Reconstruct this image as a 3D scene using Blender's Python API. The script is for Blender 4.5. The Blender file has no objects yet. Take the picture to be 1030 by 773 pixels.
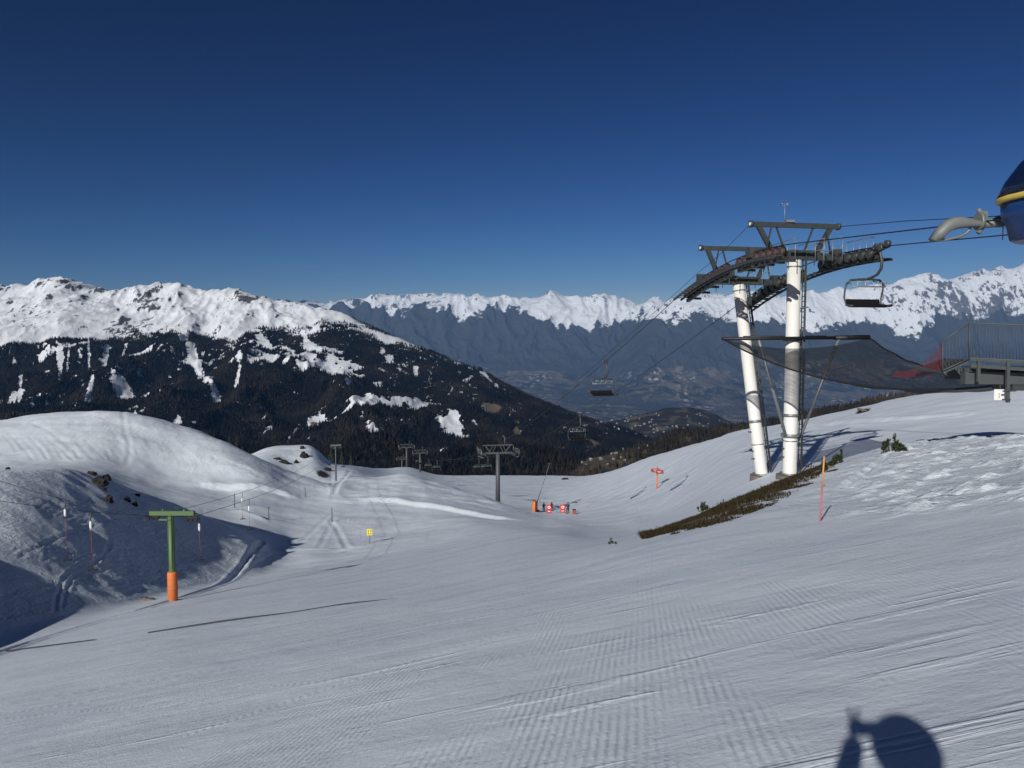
import bpy, bmesh, math, random
import numpy as np
from mathutils import Vector, Matrix, noise as mnoise

random.seed(7)
rng = np.random.default_rng(11)
R = math.radians
scene = bpy.context.scene
COL = scene.collection

# ------------------------------------------------------------------ camera model (photo is 1030 x 773)
F, CU, CV, HOR = 773.0, 515.0, 386.5, 340.0
PITCH = math.atan((CV - HOR) / F)
SP, CP = math.sin(PITCH), math.cos(PITCH)
SUN_D = Vector((0.457, 0.972, -0.502)).normalized()       # direction the light travels

def zr(v):
    """height / forward distance of image row v"""
    t = (CV - np.asarray(v, float)) / F
    return (t * CP - SP) / (CP + t * SP)

def P(u, v, y):
    """world point at forward distance y seen at photo position (u, v)"""
    t = (CV - v) / F
    k = CP + t * SP
    return Vector(((u - CU) / F * y / k, y, (t * CP - SP) / k * y))

# ------------------------------------------------------------------ numpy noise
def _hash(ix, iy, seed):
    h = (ix.astype(np.int64) * 374761393 + iy.astype(np.int64) * 668265263 + seed * 974634777) & 0xFFFFFFFF
    h = ((h ^ (h >> 13)) * 1274126177) & 0xFFFFFFFF
    h = h ^ (h >> 16)
    return (h & 0xFFFFFF) / float(0xFFFFFF) * 2 * np.pi

def perlin(x, y, seed=0):
    ix, iy = np.floor(x), np.floor(y)
    fx, fy = x - ix, y - iy
    def g(ox, oy):
        a = _hash(ix + ox, iy + oy, seed)
        return np.cos(a) * (fx - ox) + np.sin(a) * (fy - oy)
    sx, sy = fx**3 * (fx * (fx * 6 - 15) + 10), fy**3 * (fy * (fy * 6 - 15) + 10)
    a = g(0, 0); b = g(1, 0); c = g(0, 1); d = g(1, 1)
    return 1.5 * ((a + (b - a) * sx) * (1 - sy) + (c + (d - c) * sx) * sy)

def fbm(x, y, o=5, seed=0, gain=.5):
    s, a = 0, 1.0
    for i in range(o):
        s = s + a * perlin(x, y, seed + i * 17); x = x * 2.03 + 3.1; y = y * 2.03 - 1.7; a *= gain
    return s

def ridged(x, y, o=5, seed=0, gain=.55):
    s, a, w = 0, 1.0, 1.0
    for i in range(o):
        n = 1 - np.abs(perlin(x, y, seed + i * 13)); n = n * n * w
        s = s + a * n; w = np.clip(n * 1.6, 0, 1); x = x * 2.05 + 5.3; y = y * 2.05 + 1.9; a *= gain
    return s

def sstep(a, b, x):
    t = np.clip((x - a) / (b - a), 0, 1)
    return t * t * (3 - 2 * t)

def pchip(xk, yk, x):
    """monotone cubic through knots (1-D)"""
    h = np.diff(xk); dl = np.diff(yk) / h
    m = np.zeros_like(yk)
    for i in range(1, len(xk) - 1):
        if dl[i - 1] * dl[i] > 0:
            w1, w2 = 2 * h[i] + h[i - 1], h[i] + 2 * h[i - 1]
            m[i] = (w1 + w2) / (w1 / dl[i - 1] + w2 / dl[i])
    m[0], m[-1] = dl[0], dl[-1]
    k = np.clip(np.searchsorted(xk, x) - 1, 0, len(xk) - 2)
    t = (x - xk[k]) / h[k]
    return ((1 + 2 * t) * (1 - t)**2 * yk[k] + t * (1 - t)**2 * h[k] * m[k]
            + t * t * (3 - 2 * t) * yk[k + 1] + t * t * (t - 1) * h[k] * m[k + 1])

def blur(Z, sr, sc):
    def k1(s):
        n = int(max(1, 3 * s)); a = np.exp(-.5 * (np.arange(-n, n + 1) / s)**2); return a / a.sum()
    for ax, s in ((0, sr), (1, sc)):
        if s <= 0: continue
        k = k1(s); n = len(k) // 2
        Zp = np.pad(Z, [(n, n) if i == ax else (0, 0) for i in range(2)], mode='edge')
        out = np.zeros_like(Z)
        for i, w in enumerate(k):
            out += w * (Zp[i:i + Z.shape[0], :] if ax == 0 else Zp[:, i:i + Z.shape[1]])
        Z = out
    return Z

GA, GB, GC = 0.2135, -0.206, -1.65                          # groomed piste plane
def plane(x, y): return GC + GA * x + GB * y

def loft(st, U, D, base=None):
    """sheet through profiles: st = {u: [(distance, image row), ...]}; returns X, Y, Z grids (rows: distance)"""
    us = np.array(sorted(st), float)
    A = np.array([st[int(u)] for u in us], float)           # S, K, 2
    S, K, _ = A.shape
    LD = np.log(A[:, :, 0])
    ZZ = zr(A[:, :, 1]) * A[:, :, 0]
    X = np.outer(D, (U - CU) / F); Y = np.outer(D, np.ones_like(U))
    Z = np.zeros_like(X); lD = np.log(D)
    Uc = np.clip(U, us[0], us[-1])
    lk = np.array([pchip(us, LD[:, k], Uc) for k in range(K)])
    if base is not None:
        xs = (us[:, None] - CU) / F * A[:, :, 0]
        ZZ = ZZ - base(xs, A[:, :, 0])
    zk = np.array([pchip(us, ZZ[:, k], Uc) for k in range(K)])
    for j in range(len(U)):
        Z[:, j] = pchip(lk[:, j], zk[:, j], np.clip(lD, lk[0, j], lk[-1, j]))
        if base is not None: Z[:, j] = .25 * Z[:, j] + .75 * np.interp(D, np.exp(lk[:, j]), zk[:, j])
    if base is not None:
        Z = Z + base(X, Y)
    return X, Y, Z

# ------------------------------------------------------------------ mesh helpers
def tag(o, label=None, cat=None, group=None, kind=None):
    if label: o['label'] = label
    if cat: o['category'] = cat
    if group: o['group'] = group
    if kind: o['kind'] = kind
    return o

def grid_object(name, X, Y, Z, mat, attrs=None, parent=None):
    n, m = X.shape
    me = bpy.data.meshes.new(name)
    co = np.stack([X, Y, Z], -1).reshape(-1, 3).astype(np.float32)
    i = np.arange(n * m).reshape(n, m)
    q = np.stack([i[:-1, :-1], i[:-1, 1:], i[1:, 1:], i[1:, :-1]], -1).reshape(-1, 4).astype(np.int32)
    me.vertices.add(len(co)); me.vertices.foreach_set('co', co.ravel())
    me.loops.add(q.size); me.loops.foreach_set('vertex_index', q.ravel())
    me.polygons.add(len(q)); me.polygons.foreach_set('loop_start', np.arange(0, q.size, 4, dtype=np.int32))
    me.update(calc_edges=True)
    me.polygons.foreach_set('use_smooth', np.ones(len(q), bool))
    for k, a in (attrs or {}).items():
        at = me.attributes.new(k, 'FLOAT', 'POINT'); at.data.foreach_set('value', a.ravel().astype(np.float32))
    me.materials.append(mat)
    o = bpy.data.objects.new(name, me); COL.objects.link(o)
    if parent: o.parent = parent
    return o

def tri_object(name, co, tris, mat, attrs=None, smooth=False):
    me = bpy.data.meshes.new(name)
    co = np.asarray(co, np.float32); tris = np.asarray(tris, np.int32)
    me.vertices.add(len(co)); me.vertices.foreach_set('co', co.ravel())
    me.loops.add(tris.size); me.loops.foreach_set('vertex_index', tris.ravel())
    me.polygons.add(len(tris)); me.polygons.foreach_set('loop_start', np.arange(0, tris.size, 3, dtype=np.int32))
    me.update(calc_edges=True)
    if smooth: me.polygons.foreach_set('use_smooth', np.ones(len(tris), bool))
    for k, a in (attrs or {}).items():
        at = me.attributes.new(k, 'FLOAT', 'POINT'); at.data.foreach_set('value', np.asarray(a, np.float32))
    me.materials.append(mat)
    o = bpy.data.objects.new(name, me); COL.objects.link(o)
    return o

class MB:
    """collects shapes into one mesh"""
    def __init__(s): s.v = []; s.f = []; s.m = []; s.sm = []
    def add(s, vs, fs, mi=0, smooth=False):
        b = len(s.v); s.v += [Vector(p) for p in vs]
        for f in fs:
            s.f.append([b + i for i in f]); s.m.append(mi); s.sm.append(smooth)
        return s
    def box(s, c, size, M=None, mi=0, bev=0.0):
        hx, hy, hz = size[0] / 2, size[1] / 2, size[2] / 2
        c = Vector(c); M = M or Matrix.Identity(3)
        if bev <= 0:
            vs = [c + M @ Vector((x * hx, y * hy, z * hz)) for z in (-1, 1) for y in (-1, 1) for x in (-1, 1)]
            return s.add(vs, [(0, 2, 3, 1), (4, 5, 7, 6), (0, 1, 5, 4), (2, 6, 7, 3), (0, 4, 6, 2), (1, 3, 7, 5)], mi)
        bm = bmesh.new(); bmesh.ops.create_cube(bm, size=1)
        for v in bm.verts: v.co = Vector((v.co.x * size[0], v.co.y * size[1], v.co.z * size[2]))
        bmesh.ops.bevel(bm, geom=bm.edges[:] , offset=bev, segments=2, affect='EDGES', profile=.6)
        bm.verts.index_update()
        vs = [c + M @ v.co for v in bm.verts]; fs = [[v.index for v in f.verts] for f in bm.faces]; bm.free()
        return s.add(vs, fs, mi)
    def beam(s, a, b, w, h, up=(0, 0, 1), mi=0):
        a, b = Vector(a), Vector(b); d = b - a; L = d.length; d.normalize()
        x = d.cross(Vector(up))
        if x.length < 1e-4: x = d.cross(Vector((1, 0, 0)))
        x.normalize(); z = x.cross(d)
        M = Matrix((x, d, z)).transposed()
        return s.box((a + b) / 2, (w, L, h), M, mi)
    def tube(s, pts, r, n=8, mi=0, caps=True, close=False):
        pts = [Vector(p) for p in pts]; k = len(pts)
        rr = r if isinstance(r, (list, tuple)) else [r] * k
        t0 = (pts[1] - pts[0]).normalized()
        nrm = t0.orthogonal().normalized(); vs = []
        for i, p in enumerate(pts):
            t = (pts[min(i + 1, k - 1)] - pts[max(i - 1, 0)]).normalized()
            nrm = (nrm - t * nrm.dot(t)).normalized(); bi = t.cross(nrm)
            for j in range(n):
                a = 2 * math.pi * j / n
                vs.append(p + (nrm * math.cos(a) + bi * math.sin(a)) * rr[i])
        fs = [(i * n + j, i * n + (j + 1) % n, (i + 1) * n + (j + 1) % n, (i + 1) * n + j) for i in range(k - 1) for j in range(n)]
        s.add(vs, fs, mi, True)
        if caps:
            b = len(s.v) - len(vs)
            s.f.append([b + j for j in reversed(range(n))]); s.m.append(mi); s.sm.append(False)
            s.f.append([b + (k - 1) * n + j for j in range(n)]); s.m.append(mi); s.sm.append(False)
        return s
    def disc(s, c, axis, r, w, n=14, mi=0):
        a = Vector(axis).normalized(); c = Vector(c)
        return s.tube([c - a * w / 2, c + a * w / 2], r, n, mi)
    def build(s, name, mats, parent=None, origin=None):
        if parent is not None and origin is None and parent.get('_w'): origin = ORIG[parent.name]
        o0 = Vector(origin) if origin is not None else Vector()
        me = bpy.data.meshes.new(name)
        me.from_pydata([tuple(p - o0) for p in s.v], [], s.f)
        for m in (mats if isinstance(mats, (list, tuple)) else [mats]): me.materials.append(m)
        me.polygons.foreach_set('material_index', s.m); me.polygons.foreach_set('use_smooth', s.sm)
        me.update()
        o = bpy.data.objects.new(name, me); COL.objects.link(o)
        if parent is not None: o.parent = parent
        elif origin is not None: o.location = o0
        return o

ORIG = {}
def thing(name, loc, label, cat, group=None, rz=0.0, world=False):
    """an Empty at the thing's base that parents its parts; world=True: its parts are given in world coordinates"""
    o = bpy.data.objects.new(name, None); COL.objects.link(o)
    o.empty_display_size = .2
    o.location = loc; o.rotation_euler = (0, 0, rz)
    if world: ORIG[o.name] = Vector(loc); o['_w'] = 1
    return tag(o, label, cat, group)

def dup(root, loc, rz=None, label=None, group=None, scale=None):
    def rec(o, par):
        c = o.copy(); COL.objects.link(c)
        if par is not None: c.parent = par
        for ch in list(o.children): rec(ch, c)
        return c
    r = rec(root, None); r.location = loc
    if rz is not None: r.rotation_euler = (0, 0, rz)
    if scale: r.scale = (scale,) * 3
    if label: r['label'] = label
    if group: r['group'] = group
    return r

# ------------------------------------------------------------------ materials
def newmat(name):
    m = bpy.data.materials.new(name); m.use_nodes = True
    nt = m.node_tree; nt.nodes.clear()
    out = nt.nodes.new('ShaderNodeOutputMaterial')
    b = nt.nodes.new('ShaderNodeBsdfPrincipled')
    nt.links.new(b.outputs[0], out.inputs[0])
    return m, nt, b, out

class N:
    """short-hand for node graphs"""
    def __init__(s, nt): s.nt = nt
    def n(s, t, **k):
        nd = s.nt.nodes.new(t)
        for a, b in k.items(): setattr(nd, a, b)
        return nd
    def set(s, sock, v):
        if hasattr(v, 'is_linked') or hasattr(v, 'links'): s.nt.links.new(v, sock)
        else: sock.default_value = v
    def math(s, op, a, b=0.0, c=0.0, clamp=False):
        nd = s.n('ShaderNodeMath', operation=op, use_clamp=clamp)
        s.set(nd.inputs[0], a); s.set(nd.inputs[1], b); s.set(nd.inputs[2], c)
        return nd.outputs[0]
    def mix(s, f, a, b):
        nd = s.n('ShaderNodeMix', data_type='RGBA'); s.set(nd.inputs[0], f)
        s.set(nd.inputs[6], a if not isinstance(a, tuple) else (*a, 1)[:4]); s.set(nd.inputs[7], b if not isinstance(b, tuple) else (*b, 1)[:4])
        return nd.outputs[2]
    def ramp(s, x, a, b, clamp=True):
        nd = s.n('ShaderNodeMapRange', interpolation_type='SMOOTHSTEP'); s.set(nd.inputs[0], x)
        s.set(nd.inputs[1], a); s.set(nd.inputs[2], b)
        return nd.outputs[0]
    def noise(s, vec, scale, detail=4.0, rough=.5, dist=0.0):
        nd = s.n('ShaderNodeTexNoise'); s.set(nd.inputs['Vector'], vec); nd.inputs['Scale'].default_value = scale
        nd.inputs['Detail'].default_value = detail; nd.inputs['Roughness'].default_value = rough; nd.inputs['Distortion'].default_value = dist
        return nd.outputs[0]
    def attr(s, name): return s.n('ShaderNodeAttribute', attribute_name=name).outputs['Fac']
    def pos(s): return s.n('ShaderNodeNewGeometry').outputs['Position']
    def obj(s): return s.n('ShaderNodeTexCoord').outputs['Object']
    def map(s, vec, rot=0.0, scale=(1, 1, 1)):
        nd = s.n('ShaderNodeMapping'); s.set(nd.inputs[0], vec); nd.inputs['Rotation'].default_value = (0, 0, rot); nd.inputs['Scale'].default_value = scale
        return nd.outputs[0]
    def xyz(s, vec):
        nd = s.n('ShaderNodeSeparateXYZ'); s.set(nd.inputs[0], vec); return nd.outputs
    def bump(s, h, strength=1.0, dist=1.0, normal=None):
        nd = s.n('ShaderNodeBump'); nd.inputs['Strength'].default_value = strength; nd.inputs['Distance'].default_value = dist
        s.set(nd.inputs['Height'], h)
        if normal is not None: s.set(nd.inputs['Normal'], normal)
        return nd.outputs[0]

def surf(name, col, rough=.5, metal=0.0, var=.12, scale=6.0, bump=.0, dirt=None, spec=.5):
    """painted / metal / fabric surface with uneven tone, scuffs and roughness"""
    m, nt, b, out = newmat(name); g = N(nt); p = g.obj()
    n1 = g.noise(p, scale, 5, .6)
    c = g.mix(g.math('MULTIPLY', n1, 1.0), tuple(x * (1 - var) for x in col), tuple(min(1, x * (1 + var)) for x in col))
    if dirt:
        n2 = g.noise(g.map(p, 0, (1, 1, .25)), scale * .7, 6, .65)
        c = g.mix(g.ramp(n2, .52, .75), c, dirt)
    nt.links.new(c, b.inputs['Base Color'])
    nt.links.new(g.math('MULTIPLY_ADD', n1, .25, rough - .12), b.inputs['Roughness'])
    b.inputs['Metallic'].default_value = metal; b.inputs['Specular IOR Level'].default_value = spec
    if bump: nt.links.new(g.bump(g.noise(p, scale * 5, 4), .4, bump), b.inputs['Normal'])
    return m

M = {}
M['white'] = surf('tower_white_paint', (.74, .72, .67), .45, 0, .05, 1.2, 0, (.58, .55, .49))
M['dark_steel'] = surf('dark_galvanised_steel', (.058, .066, .066), .5, .3, .25, 3.0, 0, (.10, .085, .06))
M['steel'] = surf('galvanised_steel', (.25, .27, .27), .45, .5, .2, 3.0)
M['black'] = surf('black_rubber', (.012, .012, .013), .55, 0, .2, 8)
M['rope'] = surf('steel_rope', (.03, .032, .035), .5, .5, .2, 8)
M['shadow_line'] = surf('dark_shadow_line', (.028, .032, .040), .7, 0, .4, 3)  # dark tone that stands in for shade on the snow
M['red_rim'] = surf('red_sheave_rim', (.13, .040, .034), .55, 0, .3, 6)
M['tbar_green'] = surf('green_tower_paint', (.085, .15, .055), .55, 0, .2, 2.0, 0, (.14, .15, .08))
M['orange'] = surf('orange_padding', (.62, .17, .04), .6, 0, .12, 3, .004)
M['pink'] = surf('faded_red_pole', (.42, .13, .13), .55, 0, .2, 4)
M['orange_pole'] = surf('orange_pole', (.60, .26, .09), .55, 0, .2, 4)
M['red'] = surf('red_sign_paint', (.50, .035, .03), .45, 0, .15, 4)
M['dull_red'] = surf('dull_red_sign_paint', (.30, .05, .04), .5, 0, .2, 3)
M['sign_white'] = surf('white_sign_paint', (.78, .78, .76), .45, 0, .06, 3)
M['yellow'] = surf('yellow_sign_paint', (.75, .62, .06), .45, 0, .1, 3)
M['ink'] = surf('dark_print', (.05, .05, .045), .5, 0, .1, 3)
M['blue'] = surf('blue_station_shell', (.012, .045, .16), .3, 0, .1, .6)
M['navy'] = surf('navy_station_roof', (.006, .013, .045), .22, 0, .15, .6)
M['band'] = surf('yellow_station_band', (.62, .48, .10), .4, 0, .1, 2)
M['grey_cast'] = surf('grey_cast_housing', (.17, .18, .17), .55, .1, .15, 3)
M['cushion'] = surf('black_seat_cushion', (.008, .008, .009), .75, 0, .2, 6, .004, None, .15)
M['rock'] = surf('dark_rock', (.016, .015, .014), .9, 0, .5, 2.0, .05, (.036, .029, .022))
M['slab'] = surf('grey_brown_slab', (.16, .13, .11), .85, 0, .4, 2.0, .05)
M['bark'] = surf('pine_bark', (.08, .05, .03), .9, 0, .3, 8, .01)
M['needle'] = surf('pine_needles', (.045, .065, .025), .6, 0, .45, 9)
M['needle_dark'] = surf('dark_pine_needles', (.022, .035, .018), .7, 0, .4, 2)
M['jacket_dark'] = surf('dark_ski_jacket', (.03, .035, .05), .7, 0, .2, 6)
M['jacket_red'] = surf('dark_red_ski_jacket', (.22, .03, .04), .7, 0, .2, 6)
M['trousers'] = surf('black_ski_trousers', (.02, .02, .025), .75, 0, .2, 6)
M['helmet'] = surf('dark_helmet', (.03, .03, .035), .35, 0, .1, 4)
M['skin'] = surf('skin', (.45, .26, .18), .5, 0, .1, 9)
M['glove'] = surf('black_glove', (.02, .02, .02), .7, 0, .2, 9)
M['walk'] = surf('weathered_grey_steel', (.078, .086, .086), .6, .2, .2, 3.0)
M['cladding'] = surf('chalet_wall', (.24, .21, .18), .8, 0, .3, .2)
M['timber'] = surf('chalet_timber', (.12, .07, .04), .8, 0, .3, .2)
M['roof_snow'] = surf('snowy_roof', (.30, .30, .31), .7, 0, .1, .3)

def net_mat(name, col, alpha):
    m, nt, b, out = newmat(name); g = N(nt)
    b.inputs['Base Color'].default_value = (*col, 1); b.inputs['Roughness'].default_value = .8
    t = g.n('ShaderNodeBsdfTransparent'); mx = g.n('ShaderNodeMixShader')
    n = g.noise(g.obj(), 1.3, 3, .6)
    w = g.n('ShaderNodeTexWave', wave_type='BANDS', bands_direction='DIAGONAL'); w.inputs['Scale'].default_value = 1.2; w.inputs['Distortion'].default_value = 1.5
    g.set(w.inputs['Vector'], g.obj())
    a = g.math('ADD', g.math('MULTIPLY_ADD', n, .35, alpha - .17), g.math('MULTIPLY', w.outputs['Fac'], .08), clamp=True)
    nt.links.new(a, mx.inputs[0]); nt.links.new(t.outputs[0], mx.inputs[1]); nt.links.new(b.outputs[0], mx.inputs[2])
    nt.links.new(mx.outputs[0], out.inputs[0])
    return m
M['net_black'] = net_mat('black_safety_net', (.006, .006, .008), .62)
M['net_red'] = net_mat('red_safety_net', (.30, .02, .03), .34)

# snow with grooming, ski tracks and lumps
def snow_near():
    m, nt, b, out = newmat('piste_snow'); g = N(nt)
    p = g.pos(); rough = g.attr('rough'); dirt = g.attr('dirt'); track = g.attr('track')
    pr = g.map(p, R(9.5)); x = g.xyz(pr)[0]
    # corduroy left by the groomer, worn away in patches
    wob = g.math('MULTIPLY', g.noise(p, .35, 3), .09)
    s1 = g.math('SINE', g.math('MULTIPLY', g.math('ADD', x, wob), 2 * math.pi / .058))
    patch = g.math('MULTIPLY', g.ramp(g.noise(g.map(p, R(9.5), (.95, .13, 1)), .9, 5, .62), .45, .60), g.ramp(g.noise(p, 3.5, 5, .7), .30, .62))
    y = g.xyz(p)[1]
    cord = g.math('MULTIPLY', g.math('MULTIPLY', g.math('MULTIPLY', s1, patch), g.ramp(y, 13.0, 6.0)), .0034)
    # passes of the groomer: long low seams
    seam = g.n('ShaderNodeTexWave', wave_type='BANDS', bands_direction='X', wave_profile='SAW'); seam.inputs['Scale'].default_value = .075
    seam.inputs['Distortion'].default_value = 1.6; seam.inputs['Detail'].default_value = 2; seam.inputs['Detail Scale'].default_value = .25
    g.set(seam.inputs['Vector'], pr)
    # ski traces crossing the slope
    tr = g.noise(g.map(p, R(-62), (.10, 1.5, 1)), 1.2, 7, .62, .5)
    tr2 = g.noise(g.map(p, R(34), (.08, 1.2, 1)), 1.0, 6, .6, .4)
    tr3 = g.ramp(g.noise(g.map(p, R(-76), (.14, 2.2, 1)), 1.3, 4, .6, .3), .60, .70)
    tr4 = g.ramp(g.noise(g.map(p, R(-84), (.16, 2.6, 1)), 1.1, 4, .6, .4), .62, .70)
    grain = g.noise(p, 14, 6, .75)
    soft = g.noise(p, .35, 4, .5)
    hg = g.math('ADD', cord, g.math('MULTIPLY', seam.outputs['Fac'], .012))
    hg = g.math('ADD', hg, g.math('MULTIPLY', tr, .020))
    hg = g.math('ADD', hg, g.math('MULTIPLY', tr2, .012))
    hg = g.math('ADD', hg, g.math('MULTIPLY', tr3, .007))
    hg = g.math('ADD', hg, g.math('MULTIPLY', tr4, .008))
    hg = g.math('ADD', hg, g.math('MULTIPLY', grain, .0085))
    hg = g.math('ADD', hg, g.math('MULTIPLY', soft, .11))
    # broken snow off the piste
    r1 = g.noise(p, 1.6, 8, .62, .5)
    r2 = g.noise(g.map(p, R(25), (1, .22, 1)), 1.9, 6, .6, .8)
    r3 = g.noise(p, 6.0, 5, .7)
    hr = g.math('ADD', g.math('MULTIPLY', r1, .12), g.math('MULTIPLY', r2, .11))
    hr = g.math('ADD', hr, g.math('MULTIPLY', r3, .045))
    h = g.math('ADD', g.math('MULTIPLY', hg, g.math('SUBTRACT', 1.0, g.math('MULTIPLY', rough, .8))), g.math('MULTIPLY', hr, rough))
    bp = g.bump(h, 1.0, 1.0)
    nt.links.new(bp, b.inputs['Normal'])
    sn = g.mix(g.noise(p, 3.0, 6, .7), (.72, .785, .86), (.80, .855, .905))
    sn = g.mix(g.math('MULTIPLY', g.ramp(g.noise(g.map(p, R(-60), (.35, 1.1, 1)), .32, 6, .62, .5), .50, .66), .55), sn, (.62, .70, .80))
    n3 = g.noise(p, 4.5, 8, .7)
    earth = g.mix(g.noise(p, 9, 6, .7), (.016, .013, .008), (.060, .044, .024))
    d = g.ramp(g.math('ADD', dirt, g.math('MULTIPLY', g.math('SUBTRACT', n3, .5), 1.2)), .42, .56)
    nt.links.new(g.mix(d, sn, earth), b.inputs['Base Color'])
    b.inputs['Roughness'].default_value = .55; b.inputs['Specular IOR Level'].default_value = .3
    return m
M['snow'] = snow_near()

def field_colours(g, p):
    """winter fields, woods and scattered towns of a valley"""
    big = g.noise(p, .0007, 7, .65)
    v = g.n('ShaderNodeTexVoronoi'); v.inputs['Scale'].default_value = .0045; g.set(v.inputs['Vector'], g.map(p, R(20), (1.0, .5, 0)))
    sp = g.n('ShaderNodeSeparateColor'); g.set(sp.inputs[0], v.outputs['Color'])
    c = g.mix(g.ramp(big, .35, .65), (.058, .057, .054), (.135, .118, .098))
    c = g.mix(g.math('MULTIPLY', g.ramp(sp.outputs[0], .4, .95), .55), c, (.21, .185, .15))
    wood = g.ramp(g.noise(p, .0016, 8, .68, .6), .50, .57)
    c = g.mix(g.math('MULTIPLY', wood, .85), c, (.026, .030, .030))
    town = g.ramp(g.noise(p, .0008, 4, .6), .50, .62)
    v2 = g.n('ShaderNodeTexVoronoi'); v2.inputs['Scale'].default_value = .011; g.set(v2.inputs['Vector'], g.map(p, 0, (1, .6, 0)))
    sp2 = g.n('ShaderNodeSeparateColor'); g.set(sp2.inputs[0], v2.outputs['Color'])
    dots = g.math('MULTIPLY', g.ramp(v2.outputs['Distance'], .55, .30), g.ramp(sp2.outputs[1], .45, .60))
    return g.mix(g.math('MULTIPLY', g.math('MULTIPLY_ADD', town, .92, .08), dots), c, (.40, .38, .35))

def mountain_mat(name, forest_cols, rock_cols, fs, rs, snow=(.80, .83, .87), bump=6.0, fields=False):
    """snow / rock / wooded ground by the masks of the mesh, broken up by noise"""
    m, nt, b, out = newmat(name); g = N(nt); p = g.pos()
    f, r, tan = g.attr('forest'), g.attr('rock'), g.attr('scree')
    nf = g.math('SUBTRACT', g.noise(p, fs, 9, .72), .5)
    nr = g.math('SUBTRACT', g.noise(g.map(p, 0, (1, .6, .6)), rs, 9, .74), .5)
    rk = g.ramp(g.math('ADD', r, g.math('MULTIPLY', nr, 1.7)), .47, .56)
    fo = g.ramp(g.math('ADD', f, g.math('MULTIPLY', nf, 1.2)), .44, .56)
    c = g.mix(rk, snow, g.mix(g.noise(p, rs * 3, 6, .7), *rock_cols))
    c = g.mix(fo, c, g.mix(g.noise(p, fs * 6, 7, .75), *forest_cols))
    if fields: low = field_colours(g, p)
    else: low = g.mix(g.noise(p, rs * 4, 6), (.10, .08, .055), (.20, .16, .115))
    c = g.mix(g.ramp(g.math('ADD', tan, g.math('MULTIPLY', nf, .9)), .45, .6), c, low)
    nt.links.new(c, b.inputs['Base Color'])
    b.inputs['Roughness'].default_value = .85; b.inputs['Specular IOR Level'].default_value = .1
    hh = g.math('ADD', g.math('MULTIPLY', nr, 1.0), g.math('MULTIPLY', nf, .5))
    nt.links.new(g.bump(hh, 1.0, bump), b.inputs['Normal'])
    return m

def valley_mat():
    m, nt, b, out = newmat('valley_floor'); g = N(nt); p = g.pos()
    c = field_colours(g, p)
    nt.links.new(c, b.inputs['Base Color']); b.inputs['Roughness'].default_value = .9; b.inputs['Specular IOR Level'].default_value = .1
    return m

def conifer_mat(name, a, bcol):
    m, nt, b, out = newmat(name); g = N(nt)
    c = g.mix(g.attr('tone'), a, bcol)
    nt.links.new(c, b.inputs['Base Color']); b.inputs['Roughness'].default_value = .8; b.inputs['Specular IOR Level'].default_value = .1
    return m

# ------------------------------------------------------------------ light settings
SUN_E, SKY_S, SKY_ALT, SKY_AIR, SKY_DUST, SKY_O3, EXPO = 4.2, .06, 2300, 1.0, 0.0, 6.0, 0.0
SKY_G, SKY_T = (2.5, 2.2, 2.0), (.112, .081, .081)
HAZE, HAZE_C = 2.1e-5, (.19, .47, 1.0)

# ------------------------------------------------------------------ near snow terrain
def vp(u, d): return float(CV - F * math.tan(math.atan((plane((u - CU) / F * d, d)) / d) + PITCH))

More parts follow.
